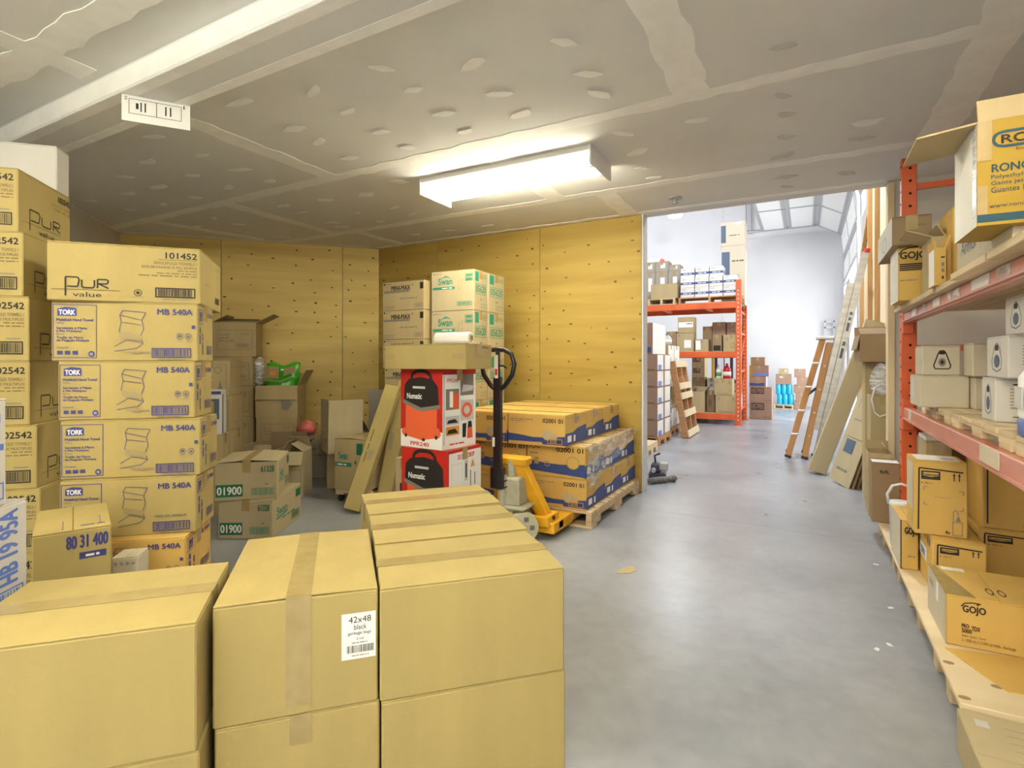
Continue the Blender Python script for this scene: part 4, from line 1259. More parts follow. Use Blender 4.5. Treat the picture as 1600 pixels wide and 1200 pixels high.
# ================================================================== pallet jack
o = thing('pallet_jack', 'yellow hand pallet jack with a black loop handle, forks in the loaded pallet', 'pallet jack', (-1.69, 3.12, 0), 0)
for sx in (-1, 1):
    fx0, fx1 = (-.27, -.13) if sx < 0 else (.13, .27)
    f = MB()
    f.bbox((fx0, .05, .035), (fx1, .36, .105), .004)
    f.bbox((fx0, .36, .045), (fx1, 1.35, .098), .004)
    f.build('fork', 'jack_yellow', o)
    # sloping frame arm from pump head down to the fork heel
    xm = (fx0 + fx1) / 2
    arm = MB()
    prof = [(.06 * sx, -.02, .50), (.10 * sx, .02, .52), (xm - .05, .10, .12), (xm + .05, .12, .12)]
    M = lean((sx * .19, .12, .09), (sx * .035, -.01, .51), (1, 0, 0))
    arm.bbox((-.045, -.03, 0), (.045, .03, .45), .006, M)
    arm.bbox((-.05 + sx * .19, .02, .08), (.05 + sx * .19, .20, .15), .006)
    arm.build('frame_arm', 'jack_yellow', o)
    MB().cyl((sx * .255, 1.22, .038), (sx * .13, 1.22, .038), .037, 14).build('load_roller', 'wheel_cream', o)
    MB().cyl((sx * .13, .10, .13), (sx * .25, .10, .13), .014, 10).build('axle', 'black', o)
MB().bbox((-.11, -.045, .47), (.11, .06, .525), .01).build('frame_top', 'jack_yellow', o)
MB().bbox((-.27, .13, .05), (.27, .20, .10), .004).build('cross_member', 'jack_yellow', o)
pm_ = MB()
pm_.bbox((-.055, -.09, .22), (.085, .05, .40), .01).cyl((0, -.02, .40), (0, -.02, .50), .032, 12).bbox((-.13, -.11, .195), (.13, .09, .225), .012).cyl((-.035, -.09, .22), (-.035, -.09, .42), .03, 12)
pm_.build('pump', 'jack_grey', o)
MB().cyl((0, -.02, .16), (0, -.02, .19), .06, 14).build('steer_bearing', 'jack_grey', o)
SM = Matrix.Translation((.055, -.005, 0)) @ Matrix.Rotation(R(-52), 4, 'Z')
MB().bbox((-.10, -.02, .08), (.10, .02, .165), .006, SM).build('wheel_fork', 'black', o)
for sx in (-1, 1):
    x0, x1 = (-.115, -.06) if sx < 0 else (.06, .115)
    wo = MB().cyl((x0, 0, .096), (x1, 0, .096), .096, 24, None, SM).build('steer_wheel', 'wheel_cream', o)
    MB().cyl((x0 - .008, 0, .096), (x1 + .008, 0, .096), .022, 12, None, SM).build('hub', 'jack_grey', wo)
    for k in range(5):
        a_ = 2 * math.pi * k / 5
        cy, cz = .055 * math.cos(a_), .096 + .055 * math.sin(a_)
        MB().bbox((x1 - .001 if sx > 0 else x0 - .003, cy - .015, cz - .015), (x1 + .003 if sx > 0 else x0 + .001, cy + .015, cz + .015), .002, SM).build('wheel_recess', 'grey_cloth', wo)
hx, hy = -.055, -.11
MB().bbox((hx - .028, hy - .018, .40), (hx + .028, hy + .018, 1.05), .006).build('handle_shaft', 'black', o)
MB().bbox((hx - .045, hy - .03, .33), (hx + .045, hy + .03, .47), .008).build('handle_socket', 'black', o)
pts = [(hx, .92)] + [(hx + s_ * a_, z_) for s_, a_, z_ in ()]
lp = [(hx, hy, .955), (hx + .05, hy, .99), (hx + .105, hy, 1.06), (hx + .122, hy, 1.13), (hx + .10, hy, 1.195), (hx + .05, hy, 1.222), (hx, hy, 1.226), (hx - .05, hy, 1.222), (hx - .10, hy, 1.195), (hx - .122, hy, 1.13), (hx - .105, hy, 1.06), (hx - .05, hy, .99), (hx, hy, .955)]
MB().tube(lp, .0155, 10).build('handle_loop', 'black', o, True)
MB().cyl((hx, hy, 1.04), (hx, hy, 1.222), .015, 10).build('handle_post', 'black', o)
MB().tube([(hx + .01, hy - .01, 1.12), (hx + .05, hy - .018, 1.12), (hx + .075, hy - .018, 1.105)], .006, 6).build('release_lever', 'black', o)
lb = MB().box((hx - .014, hy - .0195, 1.04), (hx + .012, hy - .0182, 1.19)).build('warning_label', 'paper', o)
MB().box((hx - .010, hy - .0205, 1.06), (hx + .008, hy - .0196, 1.10)).build('printing', 'ink_red', lb)
MB().bbox((hx - .03, hy - .02, .60), (hx - .012, hy - .0185, .66), .0005).build('serial_plate', 'paper', o)
# spring
MB().tube([(-.035 + .034 * math.cos(t_ * .9), -.09 + .034 * math.sin(t_ * .9), .30 + .006 * t_) for t_ in range(20)], .005, 6).build('spring', 'black', o)

# ---- floor things at the wall end and in the aisle
p = onz(1028, 756)
o = thing('floor_tool', 'small black and grey floor tool lying behind the plywood wall end', 'tool', (p.x - .12, p.y + .12, 0), 10)
MB().bbox((0, 0, .0), (.16, .2, .07), .01).bbox((.02, .03, .07), (.11, .16, .15), .012).build('tool_body', 'dark_steel', o)
MB().bbox((.10, .02, .09), (.18, .10, .17), .01).cyl((.05, .03, .10), (.05, -.05, .10), .02, 10).build('tool_cap', 'door_frame', o)
MB().tube([(.06, .1, .15), (.05, .12, .22), (.10, .14, .24)], .01, 6).build('tool_lever', 'black', o)
q = onz(1012, 757)
q2 = onz(1058, 752)
o = thing('mop_roll', 'lumpy grey cloth roll lying on the floor before the floor tool', 'cloth')
k_ = 10
MB().tube([q + (q2 - q) * (i / k_) + Vector((rnd.uniform(-.01, .01), rnd.uniform(-.012, .012), .032)) for i in range(k_ + 1)], [.018] + [rnd.uniform(.024, .032) for i in range(k_ - 1)] + [.014], 9).build('roll', 'grey_cloth', o, True)
p = onz(978, 893)
o = MB().poly([(-.06, -.02), (-.02, -.03), (.02, -.025), (.06, .01), (.05, .045), (.01, .03), (-.03, .02)], .003, Matrix.Translation((p.x, p.y, 0)) @ Matrix.Rotation(R(30), 4, 'Z'))
o.v = [(x_, y_, z_ + (.012 if i in (5, 12, 4, 11) else .0)) for i, (x_, y_, z_) in enumerate(o.v)]
tag(o.build('cardboard_scrap', 'card_dull'), 'torn scrap of cardboard lying on the concrete floor', 'scrap')
for k, (u, v_) in enumerate(((1368, 882), (1391, 950), (1370, 1015), (1390, 1008), (1258, 783))):
    p = onz(u, v_)
    b = MB().poly([(-.014, -.006), (.012, -.009), (.016, .004), (-.004, .010)], .002, Matrix.Translation((p.x, p.y, 0)) @ Matrix.Rotation(R(40 * k), 4, 'Z'))
    tag(b.build('paper_bit', 'paper' if k < 4 else 'ink_grey'), ['white paper bit on the floor beside the sprayer cartons', 'white paper bit on the floor beside the dispenser carton', 'tilted white paper bit, one of two lying close together', 'flat white paper bit, one of two lying close together', 'dark bit of litter in the middle of the aisle'][k], 'litter', 'bits of litter on the aisle floor')
# ================================================================== orange pallet rack on the right
RX, RY0, RY1, RD = .50, 1.15, 3.94, 1.02


def upright(parent, x0, x1, y, ztop, holes=True):
    """frame of two punched posts with horizontal and diagonal braces; posts at x0 and x1"""
    for xx, nm in ((x0, 'post'), (x1, 'post')):
        p = MB().bbox((xx, y, 0), (xx + .075, y + .065, ztop), .004).build(nm, 'orange', parent)
        if holes and xx == x0:
            hb = MB()
            z = .12
            while z < ztop - .05:
                hb.cyl((xx + .042, y - .0015, z), (xx + .042, y + .002, z), .008, 8)
                hb.cyl((xx - .0015, y + .03, z + .02), (xx + .002, y + .03, z + .02), .008, 8)
                z += .075
            hb.build('punched_holes', 'hole', p)
        MB().box((xx - .02, y - .015, 0), (xx + .095, y + .08, .008)).build('foot_plate', 'orange', parent)
    zs = [.25]
    while zs[-1] < ztop - .5:
        zs.append(zs[-1] + .48)
    for k, z in enumerate(zs):
        MB().box((x0 + .06, y + .018, z), (x1 + .01, y + .046, z + .035)).build('brace', 'orange', parent)
    for k in range(len(zs) - 1):
        a, c = ((x0 + .07, y + .032, zs[k] + .03), (x1, y + .032, zs[k + 1])) if k % 2 else ((x1, y + .032, zs[k] + .03), (x0 + .07, y + .032, zs[k + 1]))
        M = lean(a, c, (0, 1, 0))
        L = (Vector(c) - Vector(a)).length
        MB().box((-.014, -.016, 0), (.014, .016, L), M).build('brace', 'orange', parent)


rk = thing('pallet_rack', 'orange steel pallet rack loaded with soap and glove cartons', 'rack', (0, 0, 0))
upright(rk, RX, RX + RD - .075, RY1, 2.36)
upright(rk, RX, RX + RD - .075, RY0, 2.36)
ZL, ZH = .878, 1.430


def beam(parent, x, y0, y1, z1, h, mat, axis='y'):
    b = MB()
    b.bbox((x, y0, z1 - h), (x + .045, y1, z1), .004)
    o = b.build('beam', mat, parent)
    for yy in (y0, y1 - .01):
        MB().bbox((x - .004, yy - .03 if yy > y0 else yy, z1 - h - .06), (x + .05, yy + .01 if yy > y0 else yy + .04, z1 + .05), .003).build('beam_connector', 'orange', o)
    return o


for z1, h_ in ((ZL, .075), (ZH, .058)):
    bf = beam(rk, RX + .005, RY0 + .06, RY1, z1, h_, 'beam_glare')
    beam(rk, RX + RD - .06, RY0 + .06, RY1, z1, h_, 'orange')
    MB().box((RX - .004, RY0 + .1, z1 - h_ + .008), (RX + .006, RY1 - .05, z1 - h_ + .016)).build('beam_lip', 'beam_glare', bf)
    spots = ((3.70, .07, 'card_cream'), (2.30, .20, 'card_cream')) if z1 == ZL else ((3.60, .13, 'plastic_white'), (3.30, .1, 'film_dense'), (3.05, .14, 'plastic_white'), (2.75, .18, 'film_dense'), (2.40, .20, 'plastic_white'), (2.12, .12, 'film_dense'), (1.86, .2, 'plastic_white'), (1.62, .16, 'film_dense'))
    for yy, ln, mt in spots:
        MB().bbox((RX + .0015, yy - ln, z1 - h_ + .018), (RX + .0048, yy, z1 - .003), .0008).build('shelf_label', mt, bf)
# upper shelf planks
for k, (y0, y1, x0) in enumerate(((1.40, 1.97, .445), (1.985, 2.405, .445), (2.41, 2.80, .47), (2.815, 3.20, .46), (3.215, 3.86, .455))):
    o = MB().bbox((x0, y0, ZH + .001), (RX + RD - .01, y1, ZH + .024), .002).build('shelf_plank', 'deck_wood')
    tag(o, ['wooden shelf plank carrying the big yellow glove carton', 'plywood shelf plank with its edge over the upper beam', 'wooden shelf plank under the small opened cartons', 'wooden shelf plank behind the small opened cartons', 'wooden shelf plank under the soap carton at the rack end'][k], 'plank', 'planks on the upper rack beams')
# skids on the lower shelf
for k, (y0, dd) in enumerate(((2.88, .62), (2.10, .74), (1.30, .76))):
    pallet(['low wooden skid on the lower beams at the rack end', 'low wooden skid on the lower beams under the drop-logo cartons', 'low wooden skid on the lower beams under the white jug'][k], RX + .03, y0, ZL + .001, 0, RD - .08, dd, .057, 'deck_wood', 'skids on the lower rack shelf', boards=5)
ZS = ZL + .059


def rbx(label, pl, pr_, pbl, Y, z, h, mat='card_cream', prints=None, group=None, tape='tape', d=None, maker=None, **kw):
    x0 = ony(pl, HY, Y).x
    w = ony(pr_, HY, Y).x - x0
    if d is None:
        d = onx(pbl, HY, x0).y - Y
    if maker:
        return maker(label, x0, Y, z, 0, w, d, h, mat, prints=prints, group=group, **kw)
    return ct(label, x0, Y, z, 0, w, d, h, mat, prints, group, tape, **kw)


tri = [('l', [(.34, .22), (.30, .32), (.42, .72), (.47, .82), (.58, .82), (.63, .72), (.75, .32), (.71, .22), (.34, .22)], .005, 'ink_black'), ('e', .525, .44, .10, .14, 'ink_grey'), ('r', .45, .70, .60, .80, 'ink_black'), ('e', .525, .44, .045, .07, 'ink_black')]
drop = [('l', [(.50, .85), (.36, .70), (.26, .40), (.30, .22), (.50, .15), (.70, .22), (.74, .40), (.64, .70), (.50, .85)], .004, 'ink_steel'), ('e', .5, .40, .13, .16, 'ink_steel'), ('r', .42, .66, .58, .80, 'ink_black')]
txt = [('r', .3, .84, .9, .87, 'ink_black'), ('r', .3, .12, .9, .14, 'ink_black')] + [('r', .25, .74 - .07 * i, .85 - .05 * (i % 3), .765 - .07 * i, 'ink_pale') for i in range(7)]
DG = 'dispenser cartons on the lower rack shelf'
rbx('plain cream carton under the triangle-logo carton at the rack end', 1437, 1515, 1422, 3.09, ZS, .146, 'card_cream', {'L': [('r', .2, .3, .5, .8, 'ink_lgrey')]}, DG, None)
rbx('cream carton with a rounded triangle logo at the rack end', 1441, 1501, 1430, 3.10, ZS + .147, .137, 'card_cream', {'F': tri}, DG, None)
rbx('plain cream carton half hidden behind the drop-logo cartons, lower of two', 1523, 1558, 1516, 3.02, ZS, .146, 'card_cream', None, DG, None, d=.28)
rbx('cream carton with a half-seen triangle logo, upper of two', 1520, 1562, 1505, 2.95, ZS + .147, .142, 'card_cream', {'F': [(a[0],) + ([(u + .38, v) for u, v in a[1]],) + a[2:] if a[0] == 'l' else a for a in tri if a[0] == 'l']}, DG, None)
rbx('white carton with an upright drop logo, lowest of three', 1555, 1650, 1534, 2.44, ZS, .153, 'card_white', {'L': drop, 'F': txt}, DG, None)
rbx('white carton with an upright drop logo, middle of three', 1575, 1668, 1542, 2.33, ZS + .154, .143, 'card_white', {'L': drop, 'F': txt}, DG, None)
rbx('white carton with an upright drop logo, topmost of three', 1606, 1690, 1571, 2.20, ZS + .298, .125, 'card_white', {'L': drop}, DG, None)
# white jug with blue base
jp = onx(1602, 565, .585)
o = thing('plastic_jug', 'white plastic jug with a blue base on the lower rack shelf', 'jug', (.585, 1.99, ZS))
MB().lathe([(.060, .0), (.068, .008), (.068, .045), (.064, .05)], 16).build('base', 'plastic_blue', o, True)
MB().lathe([(.064, .05), (.067, .06), (.067, .165), (.055, .185), (.03, .195)], 16).build('body', 'plastic_white', o, True)
MB().lathe([(.034, .19), (.034, .215), (.03, .22)], 14).build('cap', 'plastic_white', o)
MB().box((-.0685, -.03, .08), (-.066, .03, .14)).build('label', 'ink_lgrey', o)
# ---- upper shelf
ZU = ZH + .0242
gj = [('tb', 'GOJO', .06, .74, .86, .90, 'ink_black'), ('l', [(.02, .86), (.12, .94), (.3, .975), (.6, .985)], .006, 'ink_black'), ('p', [(.62, .93), (.66, .97), (.70, .93), (.66, .955)], 'ink_black')]
gj2 = gj + [('r', .04, .66 - .035 * i, (.92, .8, .9, .7)[i], .685 - .035 * i, 'ink_black') for i in range(4)] + [('x', 'xxxxx xxx xxxxxx xx xx', .05, .36, .6, .39, 'ink_grey'), ('f', .80, .06, .95, .2, .004, 'ink_black')]
rbx('gold soap carton with bold black logo on the upper rack shelf', 1403.5, 1456, 1391.5, 3.33, ZU, .27, 'card_gold', {'F': gj2, 'L': [('r', .0, .0, 1, 1, 'paper'), ('r', .3, .75, .5, .9, 'ink_white'), ('r', .3, .15, .5, .3, 'ink_white')]}, tape=None)
rbx('brown carton with a taped silvery side lying on the soap carton', 1394, 1456, 1372, 3.27, ZU + .2698, .142, 'card_brown', {'L': [('r', 0, 0, 1, 1, 'paper'), ('ring', .5, .4, .16, .3, .25, 'ink_lgrey')], 'F': [('x', 'xxxxx xxx xx', .62, .62, .85, .7, 'ink_fade')]}, tape='tape_clear')
rbx('small mustard carton with a torn open side on the upper rack shelf', 1461, 1478, 1450.5, 2.72, ZU, .15, 'card_gold', prints={'F': [('r', .55, .72, .9, .76, 'ink_black'), ('r', .6, .5, .85, .6, 'ink_grey'), ('r', .6, .34, .85, .44, 'ink_grey'), ('r', .62, .16, .8, .24, 'ink_black')], 'L': [('r', .1, .02, .9, .98, 'ink_white')]}, maker=oc, flaps={'R': (20, .05), 'L': (10, .03)})
rbx('tan open carton with a flap bent over, behind the mustard carton', 1456, 1479, 1452, 2.93, ZU, .235, 'card_tan', prints={'F': [('e', .3, .4, .15, .12, 'ink_leaf')]}, maker=oc, flaps={'L': (68, .10), 'B': (10, .05), 'R': (-30, .06)}, d=.22)
rbx('brown carton with a green emblem behind the big yellow glove carton', 1489, 1548, 1476, 2.82, ZU, .335, 'card_gold', {'F': [('ring', .25, .72, .16, .10, .3, 'ink_leaf'), ('x', 'xx', .22, .68, .28, .76, 'ink_leaf')]}, d=.25)
x0 = .462
y0 = 1.985
ct('low cream carton with handwritten name under the big yellow glove carton', x0, y0, ZU, 0, .5, .41, .142, 'card_cream', {'L': [('t', 'Armor', .14, .34, .62, .66, 'ink_steel'), ('l', [(.70, .38), (.80, .40)], .004, 'ink_steel')]}, tape=None)
ron = [('r', 0, .03, 1, .105, 'ink_navy'), ('l', [(.10 + .055 * (1 - math.cos(t * math.pi / 8)) - .0, .80 - .075 * math.cos(t * math.pi / 8) * 1) for t in range(9)][::-1] if 0 else [(.60, .875), (.155, .875), (.115, .862), (.095, .83), (.095, .785), (.115, .75), (.155, .735), (.60, .735), (.60, .875)], .007, 'ink_navy'), ('tb', 'RONCO', .14, .765, .57, .845, 'ink_black'),
       ('t', 'focus on safety', .22, .675, .5, .712, 'ink_black'), ('tb', 'RONCO', .085, .50, .36, .575, 'ink_navy'), ('t', 'Polyethylene Disposable Gloves', .08, .425, .72, .475, 'ink_navy'), ('t', 'Gants jetables en polyéthylène', .08, .365, .70, .415, 'ink_navy'), ('t', 'Guantes Desechables', .08, .305, .50, .355, 'ink_navy'), ('t', 'www.roncosafety.com', .07, .15, .50, .20, 'ink_navy')]
tag(MB().bbox((.45, 1.77, ZU), (.70, 1.95, ZU + .030), .002).build('board', 'card_cream'), 'flat pale board under the big mustard glove carton', 'board')
oc('big mustard yellow glove carton with open flaps and taped corners on the upper shelf', .374, 1.735, ZU + .030, 0, .33, .228, .258, 'card_mustard', {'L': (97, .125), 'F': (-14, .06), 'R': (60, .12), 'B': (30, .06)},
   {'F': ron + [('r', .0, .62, .085, 1.0, 'tape'), ('r', .0, .105, .06, .38, 'tape')], 'L': [('r', 0, 0, 1, 1, 'paper'), ('r', .82, .1, .97, 1, 'film_dense'), ('r', .05, .05, .3, .95, 'ink_white')]}, flap_mat='card_tan')

# ---- low platform on the floor
pf = thing('platform', 'low plywood platform on wooden blocks beside the aisle', 'platform', (0, 0, 0))
# the sheets are cut out round the rack post
for x0, x1, y0, y1 in ((.398, 1.42, 2.03, 3.24), (.398, 1.42, 3.245, 3.92), (.398, .476, 3.922, 4.024), (.398, 1.42, 4.026, 4.44)):
    MB().bbox((x0, y0, .122), (x1, y1, .141), .002).build('deck_sheet', 'ply_pale', pf)
for yy in (2.06, 2.29, 2.50, 2.86, 3.11, 3.42, 3.62, 4.04, 4.28):
    for xx in (.425, .95):
        MB().bbox((xx, yy, 0), (xx + .10, yy + .07, .122), .003).build('block', 'pallet_wood', pf)
kb = MB()
for u, v in ((1482, 1035), (1507, 1090), (1558, 1073)):
    p = onz(u, v, .1415)
    kb.poly([(.016 * math.cos(i * .7), .011 * math.sin(i * .7)) for i in range(9)], .0008, Matrix.Translation((p.x, p.y, .1411)))
kb.build('knots', 'card_brown', pf)
pa = [onz(*q, .142) for q in ((1476, 1012), (1540, 1058), (1575, 1082), (1640, 1092), (1690, 1080), (1640, 1035))]
tag(MB().poly([(q.x, q.y) for q in pa], .003, Matrix.Translation((0, 0, .1415))).build('cardboard_sheet', 'card_gold'), 'flat yellow-tan cardboard sheet lying on the plywood platform', 'cardboard')
ZP = .1418
rub = [('l', [(.10, .90), (.92, .87)], .006, 'ink_black'), ('l', [(.10, .90), (.085, .06)], .006, 'ink_black'), ('f', .14, .75, .50, .865, .006, 'ink_black'), ('p', [(.15, .80), (.32, .785), (.49, .80), (.49, .77), (.15, .77)], 'ink_black'), ('tb', 'Rubbermaid', .18, .80, .46, .83, 'ink_black'),
       ('r', .14, .695, .165, .71, 'ink_black'), ('t', '500 mL', .20, .69, .36, .715, 'ink_black'), ('r', .745, .75, .765, .83, 'ink_black'), ('p', [(.73, .82), (.78, .82), (.755, .86)], 'ink_black'), ('r', .84, .75, .86, .83, 'ink_black'), ('p', [(.825, .82), (.875, .82), (.85, .86)], 'ink_black')]
rub2 = rub + [('t', '5" w x 3" h', .40, .51, .70, .54, 'ink_grey'), ('l', [(.19, .60), (.19, .65), (.27, .65)], .003, 'ink_grey'), ('l', [(.84, .62), (.92, .62), (.92, .57)], .003, 'ink_grey'), ('l', [(.19, .45), (.19, .41), (.27, .41)], .003, 'ink_grey'), ('l', [(.84, .36), (.92, .36), (.92, .41)], .003, 'ink_grey'),
              ('tb', '4x', .59, .04, .68, .085, 'ink_black'), ('f', .72, .03, .91, .21, .003, 'ink_grey'), ('l', [(.74, .21), (.74, .34), (.78, .37), (.82, .34), (.83, .30)], .003, 'ink_grey'), ('p', [(.78, .22), (.88, .22), (.85, .27), (.83, .30), (.81, .27)], 'ink_grey')]
rubL = [('r', .08, .80, .55, .95, 'ink_white'), ('b', .12, .83, .5, .92, 'ink_grey'), ('r', .06, .40, .72, .66, 'ink_white'), ('b', .12, .50, .32, .63, 'ink_grey'), ('b', .42, .44, .66, .60, 'ink_sky'), ('x', 'xx', .14, .43, .25, .47, 'ink_black'), ('r', .74, .78, .78, .9, 'ink_grey'), ('r', .84, .78, .88, .9, 'ink_grey')]
RG = 'gold sprayer cartons on the platform'
rbx('gold sprayer carton with framed logo and arrows, on the platform under another', 1457, 1542, 1429, 2.93, ZP, .237, 'card_gold', {'F': rub, 'L': rubL}, RG, None)
rbx('gold sprayer carton with a bottle drawing, on top of another at the aisle edge', 1428, 1512, 1417.5, 2.985, ZP + .238, .327, 'card_gold', {'F': rub2, 'T': [('r', .08, .12, .9, .88, 'ink_white'), ('b', .6, .3, .85, .6, 'ink_grey')], 'L': [('r', .1, .3, .9, .95, 'card_cream')]}, RG, None, d=.20)
rbx('gold sprayer carton standing away from the aisle, on the platform', 1528, 1640, 1527, 3.20, ZP, .246, 'card_gold', {'F': rub}, RG, None, d=.3)
rbx('tall gold sprayer carton standing away from the aisle on top of another', 1535, 1640, 1534, 3.20, ZP + .247, .33, 'card_gold', {'F': [('l', [(.08, .96), (.08, .06)], .006, 'ink_black'), ('r', .14, .80, .17, .82, 'ink_black'), ('t', '500 mL', .2, .795, .4, .825, 'ink_black'), ('tb', '4x', .62, .05, .78, .12, 'ink_black')]}, RG, None, d=.3)
rbx('gold soap dispenser carton with black logo lying on the platform', 1478, 1660, 1450, 2.43, ZP, .178, 'card_gold', {'F': [('tb', 'GOJO', .155, .66, .36, .83, 'ink_black'), ('l', [(.14, .80), (.17, .87), (.24, .90), (.32, .90)], .004, 'ink_black'), ('p', [(.275, .86), (.29, .91), (.305, .86)], 'ink_black'), ('tb', 'PRO', .145, .385, .21, .465, 'ink_black'), ('tb', 'TDX', .235, .355, .31, .44, 'ink_black'), ('tb', '5000', .145, .29, .235, .37, 'ink_black'), ('t', 'System - Système - Sistema', .145, .20, .36, .255, 'ink_black'), ('t', '2 - 5000 mL (1.3 US/fl oz) Refills - Recharges', .145, .10, .62, .175, 'ink_black')],
    'L': [('r', .0, .0, 1, 1, 'card_cream'), ('tb', 'GOJO', .12, .66, .34, .80, 'ink_grey'), ('r', .5, .55, .62, .95, 'ink_white')], 'T': [('p', [(.0, .0), (.28, .0), (.07, 1), (.0, 1)], 'tape_clear'), ('r', .12, .86, .36, .98, 'ink_white'), ('ring', .46, .28, .035, .1, .3, 'ink_black'), ('ring', .57, .28, .035, .1, .3, 'ink_black')]}, tape=None)
rbx('gold soap carton with a cut-off black logo behind the sprayer cartons', 1407, 1435, 1391, 3.205, ZP, .237, 'card_gold', {'F': [('tb', 'GOJO', .25, .68, 1.0, .86, 'ink_black'), ('r', .0, .0, .06, 1, 'ink_black'), ('x', 'xxxxx xx', .4, .25, .8, .3, 'ink_grey')], 'L': [('r', 0, 0, 1, 1, 'card_cream')]}, tape=None, d=.31)
rbx('plain tan carton behind the topmost sprayer carton', 1446, 1488, 1440, 3.45, ZP, .595, 'card_tan', None, d=.19)
x_ = ony(1446, HY, 3.46).x
ct('flat white tray box lying behind the topmost sprayer carton', x_, 3.46, ZP + .596, 0, .16, .2, .022, 'card_white', None, tape=None)
rbx('tall brown carton at the back of the platform', 1468, 1535, 1466, 3.66, ZP, .62, 'card_brown', None, d=.25)
p = ony(1402, HY, 3.52)
o = thing('white_bucket', 'white plastic bucket with a bail handle behind the cut-off-logo soap carton', 'bucket', (.452, 3.60, ZP))
MB().lathe([(.046, 0), (.052, .22), (.055, .222), (.055, .24), (.05, .242)], 18).build('pail', 'plastic_white', o, True)
MB().tube([(-.054, .0, .225), (-.062, -.02, .28), (-.04, -.03, .33), (.0, -.035, .345), (.04, -.03, .33), (.062, -.02, .28), (.054, 0, .225)], .007, 6).build('bail_handle', 'plastic_white', o, True)
ct('flat pale carton on the floor before the plywood platform', .388, 1.60, 0, 0, .5, .42, .13, 'card_pale', {'T': [('r', .06, .82, .12, .9, 'ink_lgrey')] + [('r', .18, .86 - .08 * i, .9, .865 - .08 * i, 'ink_grey') for i in range(4)]}, tape=None)
rbx('brown carton with a volume mark and a white top on the platform', 1362, 1407, 1356, 4.06, ZP, .375, 'card_brown', {'F': [('tb', '4x4L', .28, .82, .62, .88, 'ink_black')], 'T': [('r', .03, .05, .97, .95, 'ink_white')]}, tape=None, d=.13)
rbx('open pale carton with inner dividers behind the volume-marked carton', 1357, 1396, 1333, 4.20, ZP, .41, 'card_tan', prints={'L': [('xv', 'xxxxx xxx xxxxxx x', .62, .2, .72, .8, 'ink_fade'), ('f', .2, .06, .36, .22, .004, 'ink_black'), ('xv', 'xxxxx x', .3, .4, .38, .7, 'ink_fade')]}, maker=oc, flaps={'B': (20, .06), 'R': (-40, .06)}, d=.225)

# ================================================================== things against the stud wall
ct('tall carton with red print standing beside the stud wall', .438, 5.02, 0, 0, .168, .27, .885, 'card_tan', {'F': [('x', 'xxxxx x', .35, .42, .95, .48, 'ink_red'), ('tv', 'UPWARD', .12, .30, .26, .44, 'ink_red'), ('x', 'xxxxx xxx', .35, .30, .95, .35, 'ink_red')]})
ct('plain tall carton beside the stud wall under the upper open carton', .425, 5.30, 0, 0, .185, .25, 1.145, 'card_dull')
oc('dull open carton with crumpled edges perched on the tall cartons', .37, 5.02, 1.1455, 0, .24, .58, .215, 'card_brown', {'L': (168, .12), 'B': (30, .1), 'F': (-70, .15)})
o = thing('plastic_bag', 'white plastic bag hanging on the tall red-printed carton', 'bag', (.515, 5.06, .885))
b = MB()
rr = random.Random(8)
prof = [(.015, .255), (.035, .23), (.062, .17), (.072, .10), (.065, .03), (.03, .0)]
b.lathe(prof, 14)
b.v = [(x_ * rr.uniform(.85, 1.15), y_ * .6 * rr.uniform(.85, 1.15), z_) for x_, y_, z_ in b.v]
b.build('bag_body', 'film_dense', o, True)
MB().tube([(-.05, -.07, -.13), (-.07, -.065, -.03), (-.05, -.06, .06), (.0, -.06, .10), (.05, -.06, .06), (.06, -.065, -.04), (.03, -.07, -.14), (-.02, -.075, -.16), (-.05, -.07, -.13)], .006, 6).build('bag_handle', 'plastic_white', o, True)
# flattened cartons leaning
for k in range(4):
    xb = .195 + .035 * k
    M = lean((xb, 6.02, .032 - .0027 * k), (xb + .2945 - .0295 * k, 6.02 + .03, .985 - .02 * k), (.45, -.89, 0))
    o = thing('flattened_carton', ['flattened pale carton with printed panels, outermost of the leaning sheets', 'second flattened carton of the leaning sheets', 'third flattened carton of the leaning sheets', 'flattened carton nearest the stud wall'][k], 'cardboard', group='flattened cartons leaning together', M=M)
    mt = ['card_pale', 'card_brown', 'card_dark', 'card_dark'][k]
    MB().bbox((0, -.006, 0), (.34, .002, .44), .001).build('lower_panel', mt, o)
    MB().bbox((0, -.008, .445), (.34, .000, .98), .001).build('upper_panel', mt, o)
    if k == 0:
        Mx = Matrix(((1, 0, 0, 0), (0, 0, -1, -.008), (0, 1, 0, 0), (0, 0, 0, 1)))
        printing([('r', .2, .30, .62, .43, 'ink_steel'), ('r', .2, .62, .6, .63, 'ink_grey'), ('r', .2, .74, .22, .88, 'ink_grey'), ('r', .55, .80, .57, .9, 'ink_grey'), ('x', 'xxxxx xxx xxxx', .2, .12, .7, .15, 'ink_grey')], .34, .98, Mx, o)
# long carton
M = lean((.02, 6.46, .047), (.510, 6.46, 1.547), (0, -1, 0))
ct('long upright carton with a pale face leaning against the stud wall', 0, 0, 0, 0, .16, .16, 1.60, 'card_pale', None, tape=None, name='long_carton', M=M)
